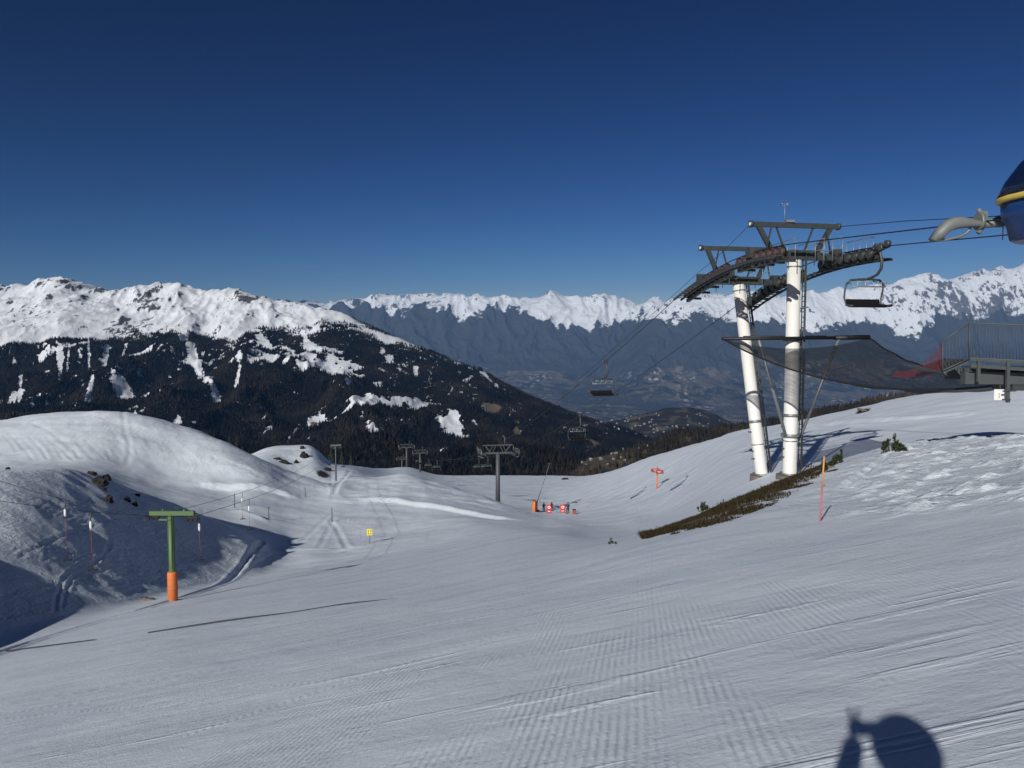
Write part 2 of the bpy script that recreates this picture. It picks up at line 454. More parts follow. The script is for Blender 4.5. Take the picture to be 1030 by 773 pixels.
def st_near(u, k1, k2, k3, k4, k5, k6, k7):
    tail_d = k7[0]
    zt = float(zr(k7[1])) * tail_d
    def row(d, z): return (d, float(CV - F * math.tan(math.atan(z / d) + PITCH)))
    return [(2.0, vp(u, 2.0)), (9.0, vp(u, 9.0)), k1, k2, k3, k4, k5, k6, k7,
            row(tail_d * 1.10, zt - .022 * tail_d), row(tail_d * 1.35, zt - .14 * tail_d), row(tail_d * 2.2, zt - .55 * tail_d)]
PR = lambda u, d, r: (d, float(CV - F * math.tan(math.atan((plane((u - CU) / F * d, d) + r) / d) + PITCH)))
P0 = lambda u, d: (d, vp(u, d))
ST = {}
for u, ks in {
    -700: (P0(-700, 24), (48, 472), (62, 480), (95, 466), (130, 424), (165, 442), (220, 452)),
    -520: (P0(-520, 18), (36, 484), (52, 489), (95, 466), (130, 424), (165, 442), (220, 452)),
    -390: (P0(-390, 18), (36, 484), (52, 489), (95, 466), (130, 424), (165, 442), (220, 452)),
    -250: (P0(-250, 20.6), (42, 484), (58, 489), (95, 468), (130, 424), (165, 442), (220, 452)),
    0: (P0(0, 30.6), (50.5, 473), (70, 481), (98, 468), (130, 420), (165, 441), (210, 452)),
    60: (P0(60, 34.6), (57, 470), (76, 480), (100, 468), (131, 413), (165, 436), (210, 450)),
    90: (P0(90, 37), (60.5, 474.5), (80, 488), (101, 470), (132, 411), (165, 434), (210, 450)),
    130: (P0(130, 41), (63, 491), (80, 503), (103, 480), (131, 412), (165, 436), (210, 452)),
    175: (PR(175, 46.4, -.05), (67, 506), (82, 517), (106, 487), (129, 424), (160, 446), (200, 462)),
    205: (PR(205, 50, -.2), (69.2, 519), (82, 524), (106, 492), (128, 433), (155, 457), (190, 466)),
    228: (PR(228, 53, -.32), (68.5, 531), (82, 529), (106, 496), (126, 443), (150, 463), (185, 464)),
    246: (PR(246, 55, -.42), (67, 543), (82, 531), (105, 498), (125, 452), (144, 466), (180, 459)),
    266: (PR(266, 58, -0.52), (71, 552), (84, 531), (107, 499), (124, 462), (142, 472), (180, 449)),
    290: (PR(290, 60, -0.62), (76, 551), (90, 526), (110, 500), (128, 473), (145, 482), (180, 446.5)),
    315: (PR(315, 60, -0.74), (78, 547), (94, 522), (112, 502), (124, 483), (142, 490), (180, 447)),
    332: (PR(332, 61, -0.82), (80, 545), (96, 519), (110, 503), (122, 488), (145, 486), (180, 466)),
    350: (PR(350, 61, -0.9), (81, 543), (98, 517), (108, 504), (126, 486), (150, 478), (200, 467)),
    400: (PR(400, 61, -1.05), (83, 537), (99, 517), (107, 506), (138, 476), (190, 482), (390, 470)),
    440: (PR(440, 60, -1.05), (81, 532), (97, 518), (104, 510), (133, 486), (185, 490), (350, 478)),
    480: (PR(480, 56, -0.95), (74, 529), (93, 521), (101, 516), (124, 497.5), (165, 503), (330, 478)),
    520: (PR(520, 48, -0.85), (70, 529), (92, 523), (100, 520), (118, 512), (150, 512), (310, 478)),
    560: (PR(560, 36, -.7), (66, 530.5), (92, 523), (105, 521), (125, 518), (152, 514), (290, 478)),
    600: (PR(600, 18, -.12), (40, 541), (70, 530), (100, 518), (130, 508), (165, 496), (250, 477)),
    625: (PR(625, 18, -.08), (38, 540.5), (68, 529), (98, 514), (128, 500), (160, 484), (215, 470)),
    650: (P0(650, 14), (21, 537.5), (40, 535), (75, 519), (105, 500), (135, 481), (185, 460)),
    700: (P0(700, 16), (24, 521), (38, 521.5), (58, 503), (85, 483), (110, 464), (150, 445.5)),
    740: (P0(740, 18), (27, 503), (38, 508), (50, 488), (70, 466), (92, 448), (122, 434)),
    785: ((18, P0(785, 18)[1] + 2), (30, 484), (38, 490), (46, 475), (66, 454), (85, 437), (112, 426.5)),
    835: ((18, P0(835, 18)[1] + 4), (33, 465), (40, 472), (50, 461), (66, 442), (82, 426), (102, 416)),
    870: ((18, P0(870, 18)[1] + 5), (34, 455), (43, 461.5), (52, 450), (66, 432), (80, 417), (98, 408)),
    905: ((18, P0(905, 18)[1] + 6), (35, 446.5), (45, 453), (54, 441), (66, 424), (78, 410), (92, 400)),
    960: ((18, P0(960, 18)[1] + 8), (33, 440), (44, 448), (53, 434), (63, 416), (74, 400), (86, 391)),
    1030: ((18, P0(1030, 18)[1] + 8), (31, 437), (43, 445), (52, 429), (60, 411), (70, 396), (80, 386.5)),
    1300: ((18, P0(1300, 18)[1] + 8), (30, 437), (42, 445), (51, 429), (59, 411), (69, 396), (79, 386)),
    1800: ((18, P0(1800, 18)[1]), (30, 437), (42, 445), (51, 429), (59, 411), (69, 396), (79, 386)),
}.items(): ST[u] = st_near(u, *ks)

UN = np.concatenate([np.linspace(-700, -60, 70, endpoint=False), np.linspace(-60, 1090, 620, endpoint=False), np.linspace(1090, 1800, 80)])
DN = np.exp(np.linspace(math.log(1.2), math.log(560), 1000))
XN, YN, ZN = loft(ST, UN, DN, plane)
ZN = blur(ZN, 4.0, 3.5)
_res = ZN - plane(XN, YN); _w = (1 - sstep(26, 44, DN))[:, None]
ZN = plane(XN, YN) + _res * (1 - _w) + blur(_res, 4, 16) * _w
# behind d=560 everything keeps falling away
LN = np.log(DN)

def inpoly_soft(u, v): pass
UU = np.broadcast_to(UN, XN.shape)

# off-piste mask: bank on the left, mound on the right, hummock faces
def band(a, b, x, w): return sstep(a - w, a + w, x) * (1 - sstep(b - w, b + w, x))
jl = np.array([-700, 0, 60, 130, 175, 205, 228, 246, 262, 275], float)
jd = np.array([18, 31, 35, 41, 46.5, 50, 53, 57, 64, 70], float)
near_edge = np.interp(UN, jl, jd)
far_edge = np.interp(UN, np.array([-700, 0, 60, 90, 130, 175, 205, 228, 246, 262, 275]), np.array([50, 64, 72, 75, 76, 78, 78, 76, 72, 68, 68.]))
bank = sstep(0, 1.5, DN[:, None] - near_edge[None]) * (1 - sstep(-2, 2, DN[:, None] - far_edge[None])) * (UN < 272)[None]
wob = fbm(XN * .12, YN * .12, 3, 5)
md_near = np.interp(UN, [600, 660, 740, 830, 930, 1030, 1300], [99, 18.5, 17.5, 14.2, 11.4, 10.0, 9.5])
mound = sstep(0, 2.2, DN[:, None] - md_near[None] + wob * 1.2) * (1 - sstep(34, 40, DN)[:, None]) * sstep(640, 700, UN)[None]
dune = band(112, 175, DN[:, None] + wob * 6, 6) * (UN < 330)[None] * .58
hump = band(107, 150, DN[:, None] + wob * 3, 2) * sstep(335, 350, UN)[None] * (1 - sstep(530, 560, UN))[None] * .52
scuff = band(80, 96, DN[:, None] + wob * 2, 2) * sstep(312, 320, UN)[None] * (1 - sstep(372, 388, UN))[None] * .5
knoll = sstep(160, 170, DN)[:, None] * (1 - sstep(340, 350, UN))[None] * .3
far_slope = sstep(60, 80, DN)[:, None] * sstep(600, 700, UN)[None] * .10
ROUGH = np.clip(bank + mound * (.45 + .5 * sstep(760, 960, UN))[None] + dune + hump + scuff + knoll + far_slope, 0, 1)

# lumps and ridges that are too large for bump
big = fbm(XN * .16, YN * .16, 4, 21)
ZN += bank * (fbm(XN * .33, YN * .33, 5, 31) * .07 + ridged(XN * .12 + YN * .1, YN * .20, 3, 33) * .05 - .05)
ZN += mound * (fbm(XN * .30, YN * .30, 4, 41) * .05 + np.maximum(fbm(XN * .9 - YN * .3, YN * 1.3, 4, 43) - .05, 0) * .16 * sstep(780, 960, UN)[None])
ZN += sstep(20, 120, DN)[:, None] * (1 - bank) * (1 - mound) * big * .15
ZN += dune * fbm(XN * .10, YN * .10, 4, 51) * .40
ZN += hump * fbm(XN * .15, YN * .15, 4, 53) * .5
# low step the groomer left along the foot of the bank and of the mound
for poly, amp, wd in (([(-60, 672), (60, 628), (170, 606), (240, 572), (262, 546)], .28, .55),):
    pass

DIRT = np.zeros_like(ZN); TRACK = np.zeros_like(ZN)

def grid_ij(x, y):
    u = CU + F * x / y
    i = np.interp(math.log(max(y, DN[0])), LN, np.arange(len(DN)))
    j = np.interp(u, UN, np.arange(len(UN)))
    return i, j
def ground(x, y, G=None):
    G = ZN if G is None else G
    i, j = grid_ij(x, y)
    a, b = min(int(i), len(DN) - 2), min(int(j), len(UN) - 2)
    s, t = i - a, j - b
    return float((G[a, b] * (1 - t) + G[a, b + 1] * t) * (1 - s) + (G[a + 1, b] * (1 - t) + G[a + 1, b + 1] * t) * s)
def hit(u, v, dmin=1.5, dmax=520):
    """first point of the snow seen at photo position (u, v) beyond distance dmin"""
    d = dmin; pd = d
    while d < dmax:
        p = P(u, v, d)
        if p.z <= ground(p.x, p.y):
            for _ in range(20):
                m = (pd + d) / 2; q = P(u, v, m)
                if q.z <= ground(q.x, q.y): d = m
                else: pd = m
            p = P(u, v, d); p.z = ground(p.x, p.y); return p
        pd = d; d *= 1.006
    p = P(u, v, 200); p.z = ground(p.x, p.y); print('NO HIT', u, v); return p
def on(x, y, dz=0.0): return Vector((x, y, ground(x, y) + dz))

# ski and groomer tracks laid along the snow as shallow furrows (real relief)
def furrow(pix, width, depth, rim=.5, world=False):
    pts = [Vector((u, v, 0)) for u, v in pix] if world else [hit(u, v) for u, v in pix]
    if not world and len(pts) > 2:                       # round the corners of the trace
        out = [pts[0]]
        for p, q in zip(pts[:-1], pts[1:]): out += [p.lerp(q, .3), p.lerp(q, .7)]
        pts = out + [pts[-1]]
    xs, ys = np.array([p.x for p in pts]), np.array([p.y for p in pts]); us = CU + F * xs / ys; m = width * 5
    j0, j1 = np.searchsorted(UN, us.min() - F * m / ys.min()), np.searchsorted(UN, us.max() + F * m / ys.min())
    i0, i1 = np.searchsorted(DN, ys.min() - m), np.searchsorted(DN, ys.max() + m)
    X, Y = XN[i0:i1, j0:j1], YN[i0:i1, j0:j1]; best = np.full(X.shape, 1e9)
    for k in range(len(xs) - 1):
        vx, vy = xs[k + 1] - xs[k], ys[k + 1] - ys[k]; L2 = vx * vx + vy * vy + 1e-9
        t = np.clip(((X - xs[k]) * vx + (Y - ys[k]) * vy) / L2, 0, 1)
        best = np.minimum(best, (X - xs[k] - t * vx)**2 + (Y - ys[k] - t * vy)**2)
    d = np.sqrt(best) / width
    ZN[i0:i1, j0:j1] += -depth * np.exp(-d * d * 1.2) + depth * rim * np.exp(-(d - 1.6)**2 * 2.0)
def step(pix, rise, far_w, near_w, far_high=True, ends=.25):
    """low bank: the ground beyond the line stands (or lies) higher, sharp on one side and running out on the other"""
    pts = [hit(u, v) for u, v in pix]; q = []
    for a, b in zip(pts[:-1], pts[1:]):
        n = max(4, int((b - a).length / .3)); q += [a.lerp(b, k / n) for k in range(n)]
    xs, ys = np.array([p.x for p in q]), np.array([p.y for p in q]); tx, ty = np.gradient(xs), np.gradient(ys)
    us = CU + F * xs / ys
    j0, j1 = np.searchsorted(UN, us.min() - 30), np.searchsorted(UN, us.max() + 30)
    i0, i1 = np.searchsorted(DN, ys.min() * .8), np.searchsorted(DN, ys.max() * 1.25)
    X, Y = XN[i0:i1, j0:j1], YN[i0:i1, j0:j1]; best = np.full(X.shape, 1e9); sg = np.zeros(X.shape); tt = np.zeros(X.shape)
    for k in range(len(xs)):
        d2 = (X - xs[k])**2 + (Y - ys[k])**2; m = d2 < best; best[m] = d2[m]
        sg[m] = np.sign(tx[k] * (Y[m] - ys[k]) - ty[k] * (X[m] - xs[k])); tt[m] = k / len(xs)
    d = np.sqrt(best) * (1 if us[-1] > us[0] else -1) * sg          # > 0 beyond the line
    env = sstep(0, ends, tt) * sstep(0, ends, 1 - tt)
    if far_high: prof = np.where(d > 0, np.exp(-d / far_w), np.exp(-(d / near_w)**2))
    else: prof = np.where(d < 0, np.exp(d / far_w), np.exp(-(d / near_w)**2))
    ZN[i0:i1, j0:j1] += rise * prof * env
furrow([(-40, 668), (60, 637), (170, 607), (222, 588), (252, 560), (264, 545)], .22, .13, .6)     # foot of the left bank
_tr = np.random.default_rng(35)
for k in range(22):                                      # single and paired ski traces on the near piste
    x0, y0 = _tr.uniform(-7, 8), _tr.uniform(4.2, 13); a = _tr.choice([R(62), R(-58), R(78), R(-72)]) + _tr.normal(0, .15); cv_k = _tr.normal(0, .018); L = _tr.uniform(2.5, 7)
    q, w_ = [], _tr.uniform(.012, .020)
    for i in range(15): q.append((x0, y0)); x0 += math.sin(a) * L / 14; y0 += math.cos(a) * L / 14; a += cv_k
    q = [c for c in q if c[1] > 3.4 and abs(c[0]) < c[1] * .95]
    if len(q) < 4: continue
    dp = _tr.uniform(.002, .0045)
    furrow(q, w_, dp, .8, True)
    if k % 3 == 0: furrow([(x + .14, y - .03) for x, y in q], w_, dp, .8, True)
furrow([(333, 525), (342, 535), (350, 553)], .3, .05, .9)
furrow([(300, 548), (318, 530), (332, 518)], .3, .03, .7)
furrow([(320, 553), (328, 537), (336, 520)], .3, .03, .7)
step([(190, 487), (240, 491), (280, 496.5), (304, 503)], .55, 4.5, .4, True, .2)                 # cut edges of dune and hump
step([(346, 501), (400, 505), (440, 511), (480, 519), (532, 525)], .5, 4.0, .4, True, .2)
step([(268, 549), (300, 553), (345, 552)], .18, 2.0, .3, False)
step([(236, 512), (258, 520), (272, 526)], .35, 2.0, .3, False)
step([(330, 556), (372, 548), (402, 539)], .22, 2.5, .35, False)
furrow([(336, 497), (341, 486), (352, 474)], .4, .12, .6)
furrow([(0, 459), (40, 452), (90, 446), (130, 440)], .45, .05, .6)
furrow([(118, 412), (124, 432), (132, 452), (128, 466)], .35, .045, .6)
furrow([(30, 425), (60, 440), (84, 462)], .35, .04, .6)
furrow([(150, 430), (180, 448), (200, 468)], .35, .04, .6)
furrow([(215, 462), (240, 468), (262, 480)], .4, .12, .8)
furrow([(62, 612), (66, 590), (82, 573), (100, 565), (112, 545)], .10, .030, .9)
furrow([(55, 615), (58, 592), (74, 573), (92, 562)], .10, .030, .9)
furrow([(20, 560), (60, 540), (120, 520), (160, 520)], .11, .030, .9)
furrow([(110, 590), (160, 572), (215, 560), (250, 552)], .09, .028, .9)
furrow([(190, 558), (215, 545), (222, 530), (205, 522)], .09, .028, .9)
furrow([(0, 600), (50, 585), (120, 580)], .09, .028, .9)
for k in range(22):                                      # tangle of old ski traces on the shaded bank
    u0, v0_ = 8 + (k * 37) % 200, 510 + (k * 53) % 90
    if v0_ > 640 - u0 * .2 or v0_ < 480 + u0 * .22: continue
    furrow([(u0, v0_), (u0 + 14, v0_ - 5 - k % 5), (u0 + 30 + k % 9, v0_ - 9 + (k % 3) * 3)], .08, .026, .9)
furrow([(640, 493), (700, 455), (725, 440)], .6, .12, .6)
furrow([(668, 505), (690, 488), (705, 478)], .35, .10, .6)
furrow([(800, 430), (850, 426), (900, 424), (960, 418)], .7, .16, .6)
furrow([(848, 492), (866, 478), (884, 466), (892, 458)], .14, .07, .8)
for k in range(17):                                                                              # carved turns down the dune face
    u0 = 4 + k * 10 + (k * 7 % 5); v0_ = 438 + (k * 5 % 9); furrow([(u0, v0_), (u0 + 9, v0_ + 9), (u0 + 13 + (k % 3) * 4, v0_ + 17 + (k * 3 % 7))], .22, .026 + .008 * (k % 3), .8)

# earth showing along the crest of the right-hand mound
cr_u = np.array([640, 652, 680, 700, 740, 785, 820, 838, 845], float)
crest_d = np.interp(UN, cr_u, [19.5, 20.2, 22.6, 24, 27, 30, 32, 33, 33.5])
w_in = np.interp(UN, cr_u, [.0, 1.4, 4.6, 6.2, 8.8, 9.2, 7.4, 3.0, 0])
dd = DN[:, None] - crest_d[None]
DIRT = sstep(-1.15, .0, dd / np.maximum(w_in[None] * (.85 + .45 * perlin(UU / 11.0, DN[:, None] * .25, 78) + .3 * perlin(UU / 4.0, DN[:, None] * .6, 79)), .01)) * (1 - sstep(3.0, 6.0, dd)) * ((UN > 646) & (UN < 843))[None]
DIRT *= sstep(646, 670, UN)[None] * .25 + .75
for (u, v, ru, rd) in ((836, 474, 9, 1.0), (868, 414, 10, 4.0), (893, 391, 0, 0), (325, 477, 9, 4.0), (148, 603, 8, .8), (884, 409, 0, 0)):
    if ru:
        p = hit(u, v); DIRT = np.maximum(DIRT, np.exp(-((UU - (CU + F * p.x / p.y)) / ru)**2 - ((YN - p.y) / rd)**2) * .85)

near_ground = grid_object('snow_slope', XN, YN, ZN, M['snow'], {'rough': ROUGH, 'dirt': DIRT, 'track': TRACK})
tag(near_ground, kind='structure')

# the same piste carried on behind and beside the camera
def ring():
    az = np.linspace(math.atan((1800 - CU) / F), 2 * math.pi + math.atan((-700 - CU) / F), 90)
    rr = np.exp(np.linspace(math.log(.9), math.log(160), 90))
    X = np.outer(rr, np.sin(az)); Y = np.outer(rr, np.cos(az))
    # meet the edge profiles of the front sheet
    Z = plane(X, np.maximum(Y, -6) * 1.0) + np.minimum(Y + 6, 0) * GB * .5
    for col, jn in ((0, -1), (-1, 0)):
        y = np.clip(Y[:, col], DN[0], DN[-1]); ze = np.interp(np.log(y), LN, ZN[:, jn])
        dz = ze - plane(X[:, col], Y[:, col]) - .01
        for k in range(14):
            c = k if col == 0 else -1 - k
            Z[:, c] += dz * (1 - sstep(0, 13, k))
    return X, Y, Z
XR, YR, ZR = ring()
tag(grid_object('piste', XR, YR, ZR, M['snow'], {'rough': ZR * 0, 'dirt': ZR * 0, 'track': ZR * 0}), kind='structure')
# patch under the photographer's feet
ax = np.linspace(-4, 4, 60); PX, PY = np.meshgrid(ax, np.linspace(-3.5, 2.3, 50))
tag(grid_object('trampled_snow', PX, PY, plane(PX, PY) - .012, M['snow'], {'rough': PX * 0, 'dirt': PX * 0, 'track': PX * 0}), kind='structure')

# ------------------------------------------------------------------ the far side: wooded ridge, hills, valley, range
def bil(G, U, D, u, d):
    j = np.interp(u, U, np.arange(len(U))); i = np.interp(np.log(d), np.log(D), np.arange(len(D)))
    a = np.clip(i.astype(int), 0, len(D) - 2); b = np.clip(j.astype(int), 0, len(U) - 2)
    s, t = i - a, j - b
    return (G[a, b] * (1 - t) + G[a, b + 1] * t) * (1 - s) + (G[a + 1, b] * (1 - t) + G[a + 1, b + 1] * t) * s
def screen(X, Y, Z):
    k = CP * Y - SP * Z
    return CU + F * X / k, CV - F * (Z * CP + Y * SP) / k

# --- wooded ridge on the left
crest = {-500: 300, -200: 285, 0: 286, 40: 285, 60: 280, 95: 287, 130: 290, 178: 287, 205: 293, 245: 290, 285: 303, 320: 309, 350: 318, 400: 339, 450: 360,
         500: 381, 550: 402, 600: 420, 640: 437, 690: 462, 760: 500}
cu = np.array(sorted(crest)); cv = np.array([crest[k] for k in cu], float)
SR = {}
for u in (-500, -200, -60, 0, 30, 60, 80, 95, 130, 160, 178, 205, 225, 245, 265, 285, 320, 350, 400, 450, 500, 550, 600, 640, 690, 760):
    c = float(np.interp(u, cu, cv)); t = np.clip((u - 200) / 440, 0, 1)
    dc = 5200 - 1900 * t
    f = lambda a, lo: (1300 + (dc - 1300) * a, c + (lo - c) * (1 - a)**1.12)
    base = 486 if u < 560 else 486 + (u - 560) * .35
    SR[u] = [(650, 600), (1000, 520)] + [f(a, base) for a in (0, .2, .4, .6, .8, .92, 1.0)] + [(dc * 1.12, c + 30), (dc * 1.45, c + 190)]
UR = np.linspace(-330, 755, 900); DR = np.exp(np.linspace(math.log(700), math.log(6900), 560))
XM, YM, ZM = loft(SR, UR, DR)
ZM = blur(ZM, 1.5, 1.5)
u0, v0 = screen(XM, YM, ZM)
hgt = sstep(900, 1700, YM)
wx = fbm(XM / 900, YM / 900, 3, 61) * 140
cl0 = np.interp(UR, cu, cv)
rg = ridged((XM + wx) / 620, (YM) / 1500, 6, 63)
ZM += hgt * (((rg - 1.1) * 70 + fbm(XM / 260, YM / 420, 5, 65) * 22) * (1 - .72 * sstep(75, 25, v0 - cl0[None])))
cl = np.interp(UR, cu, cv)
up = sstep(70, 5, v0 - cl[None]) * (1 - sstep(230, 420, UR))[None]
ZM += up * ((ridged((XM + wx * .35) / 150, YM / 430, 6, 67) - .95) * 19 + fbm(XM / 600, YM / 600, 3, 68) * 8 + (ridged((XM + wx) / 90, YM / 160, 4, 69) - 1) * 6)
u1, v1 = screen(XM, YM, ZM)
gx = np.gradient(ZM, axis=1) / np.maximum(np.gradient(XM, axis=1), .01)
gy = np.gradient(ZM, axis=0) / np.gradient(YM, axis=0)
steep = np.sqrt(gx**2 + gy**2)
curv = ZM - blur(ZM, 6, 6)
tl = np.interp(UR, [-300, 0, 30, 80, 130, 180, 200, 240, 265, 300, 330, 352, 380, 420, 470, 520], [352, 353, 347, 341, 338, 338, 336, 334, 330, 331, 330, 326, 338, 352, 364, 375])
n1 = fbm(XM / 330, YM / 500, 5, 71); n2 = fbm(XM / 120, YM / 160, 4, 73)
FOR = sstep(-9, 9, v0 - tl[None] + n1 * 12 + n2 * 8)
def blob(u, v, ru, rv, ang=0.0):
    c, s = math.cos(ang), math.sin(ang); a = (u0 - u) * c + (v0 - v) * s; b = -(u0 - u) * s + (v0 - v) * c
    return np.exp(-((a / ru)**2 + (b / rv)**2))
def streak(pts, w):
    best = np.full(u0.shape, 1e9)
    for (a, b), (c, d) in zip(pts[:-1], pts[1:]):
        L2 = (c - a)**2 + (d - b)**2
        t = np.clip(((u0 - a) * (c - a) + (v0 - b) * (d - b)) / L2, 0, 1)
        best = np.minimum(best, (u0 - a - t * (c - a))**2 + (v0 - b - t * (d - b))**2)
    return np.exp(-best / (w * w))
CLEAR = np.zeros_like(ZM)
for a in ((130, 392, 24, 7, .25), (122, 402, 10, 6, -.6), (95, 407, 8, 4, -.4), (178, 414, 8, 4, -.6), (300, 368, 26, 9, .1), (275, 350, 16, 4, .1), (340, 370, 22, 8, .15),
          (268, 362, 18, 5, .3), (322, 356, 20, 5, .2), (458, 359, 13, 5, .15), (489, 374, 7, 4, -.8), (500, 388, 4, 2, .6), (370, 412, 34, 5, -.15), (425, 404, 13, 6, -.2), (455, 424, 14, 5, .15),
          (352, 395, 6, 5, 0), (385, 352, 4, 6, .4), (392, 362, 6, 4, .3), (412, 344, 12, 2.4, .4), (430, 350, 6, 2, .4), (310, 350, 6, 14, -.35), (318, 415, 10, 5, -.3), (372, 432, 8, 3, .3),
          (20, 372, 8, 5, 0), (8, 388, 6, 4, 0), (60, 360, 4, 8, 0), (600, 374, 3, 2, 0), (418, 372, 3, 5, 0)):
    CLEAR = np.maximum(CLEAR, blob(*a))
for pts, w in (([(184, 338), (188, 352), (200, 370), (212, 390), (222, 402)], 4.2), ([(240, 352), (241, 368), (236, 384), (234, 396)], 2.6), ([(108, 355), (100, 374), (92, 392), (86, 400)], 2.6),
               ([(89, 348), (90, 372), (94, 384)], 1.6), ([(305, 334), (312, 348), (322, 364)], 3.0), ([(262, 338), (280, 352), (300, 366), (330, 372), (352, 384)], 5.0),
               ([(70, 352), (66, 372), (60, 392)], 1.3), ([(128, 350), (118, 366), (108, 376)], 1.6), ([(345, 322), (372, 332), (395, 344)], 1.6), ([(22, 390), (20, 402)], 2),
               ([(404, 342), (420, 347), (438, 353)], 2.0), ([(300, 418), (290, 436), (284, 450)], 1.5), ([(255, 345), (258, 360)], 1.6)):
    CLEAR = np.maximum(CLEAR, streak(pts, w))
n3 = fbm(XM / 45, YM / 70, 4, 75); n4 = fbm(XM / 17, YM / 30, 3, 79)
brk = sstep(.46, .60, CLEAR * 1.15 + n2 * .42 + n3 * .42 + n4 * .32)
sp = sstep(.40, .70, n2 * .5 + n3 * .5 + n4 * .4 + n1 * .25 + .22 * sstep(75, 0, v0 - tl[None])) * .8
gul = ridged((XM + wx * .8 + fbm(XM / 200, YM / 300, 3, 76) * 40) / 170, YM / 1500, 3, 77)
gz = sstep(1.38, 1.52, gul + n2 * .10 + n4 * .08) * sstep(85, 10, v0 - tl[None]) * sstep(-20, 8, v0 - tl[None]) * (.55 + .45 * sstep(-.2, .3, fbm(XM / 500, YM / 700, 3, 78)))
brk = np.maximum(np.maximum(brk, sp), gz * .9)
FOR = FOR * (1 - brk)
ROCK = sstep(.60, 1.25, steep + curv * .006 + n2 * .25) * .40 * sstep(75, 20, v0 - cl[None]) + .21 + (ridged((XM + wx * .3) / 55, YM / 150, 4, 80) - 1.0) * .20 + n4 * .10 + n1 * .10
ROCK = np.clip(ROCK + .06 * blob(90, 284, 50, 6) + .30 * blob(148, 305, 16, 6) + .3 * blob(250, 297, 14, 5) + .3 * blob(55, 286, 14, 5) + .25 * blob(130, 330, 30, 10) + .2 * blob(30, 312, 30, 10), 0, 1)
SCREE = np.zeros_like(ZM)
for a in ((495, 414, 18, 7, .4), (520, 430, 6, 14, -.2), (548, 424, 4, 14, -.2), (565, 440, 5, 14, -.3), (596, 452, 10, 12, .5), (316, 418, 10, 6, 0), (345, 452, 14, 6, .4), (305, 412, 8, 4, .3), (262, 440, 3, 12, .4), (575, 462, 14, 5, .3)):
    SCREE = np.maximum(SCREE, blob(*a))
SCREE = SCREE * (.55 + .5 * n2)
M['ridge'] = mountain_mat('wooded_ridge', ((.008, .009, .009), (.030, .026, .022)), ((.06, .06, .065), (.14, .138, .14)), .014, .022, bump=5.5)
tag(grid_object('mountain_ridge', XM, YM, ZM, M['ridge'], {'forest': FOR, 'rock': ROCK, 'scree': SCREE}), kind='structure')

# --- conifers covering it: one mass of some hundred thousand small trees
def forest(name, n_try, U, D, X, Y, Z, mask, ulo, uhi, dlo, dhi, hgt, label, mat, power=1.0, seed=3, keep=None, tiers=1):
    r = np.random.default_rng(seed)
    d = np.sqrt(r.uniform(dlo**2, dhi**2, n_try)) if power == 1 else np.exp(r.uniform(math.log(dlo), math.log(dhi), n_try))
    u = r.uniform(ulo, uhi, n_try)
    m = bil(mask, U, D, u, d)
    ok = m > r.uniform(.15, .9, n_try)
    if keep is not None: ok &= keep(u, d)
    u, d = u[ok], d[ok]
    x, y, z = bil(X, U, D, u, d), d, bil(Z, U, D, u, d)
    n = len(u); h = hgt * r.uniform(.55, 1.2, n); w = h * r.uniform(.13, .22, n); a = r.uniform(0, 6.28, n)
    tone = np.clip(r.uniform(0, 1, n)**1.6 * .65 + np.clip(fbm(x / 170, y / 260, 4, 401) * .8, -.3, .7), 0, 1)
    k = 5; vs, ts, tn = [], [], []
    nv = 0
    for t in range(tiers):
        z0 = -.05 + t * .30; z1 = (1.0 if t == tiers - 1 else .62 + t * .2); ws = 1 - t * .36
        c = np.zeros((n, k + 1, 3))
        for j in range(k):
            an = a + 2 * math.pi * j / k + t
            jit = r.uniform(.75, 1.2, n)
            c[:, j, 0] = x + np.cos(an) * w * ws * jit; c[:, j, 1] = y + np.sin(an) * w * ws * jit; c[:, j, 2] = z + h * (z0 + r.uniform(0, .08, n))
        c[:, k, 0] = x + r.normal(0, .03, n) * h; c[:, k, 1] = y; c[:, k, 2] = z + h * z1
        b = nv + np.arange(n)[:, None] * (k + 1)
        f = np.concatenate([np.stack([b[:, 0] + j, b[:, 0] + (j + 1) % k, b[:, 0] + k], -1) for j in range(k)])
        vs.append(c.reshape(-1, 3)); ts.append(f); tn.append(np.repeat(tone, k + 1)); nv += n * (k + 1)
    o = tri_object(name, np.concatenate(vs), np.concatenate(ts), mat, {'tone': np.concatenate(tn)})
    tag(o, label, 'forest', kind='stuff'); print(name, n)
    return o
M['conifer'] = conifer_mat('dark_conifers', (.0035, .0045, .0055, 1), (.030, .024, .017, 1))
M['larch'] = conifer_mat('bare_larches', (.018, .016, .013, 1), (.060, .045, .032, 1))
vis = lambda u, d: d < 1330 + (np.interp(u, [0, 200, 640], [5250, 5250, 3350]) - 1330) * 1.0
fm = FOR * (1 - sstep(.35, .6, SCREE))
forest('forest', 300000, UR, DR, XM, YM, ZM, fm, -60, 690, 1150, 5250, 14.5, 'dark conifer forest covering the lower flank of the left mountain ridge', M['conifer'], keep=vis)

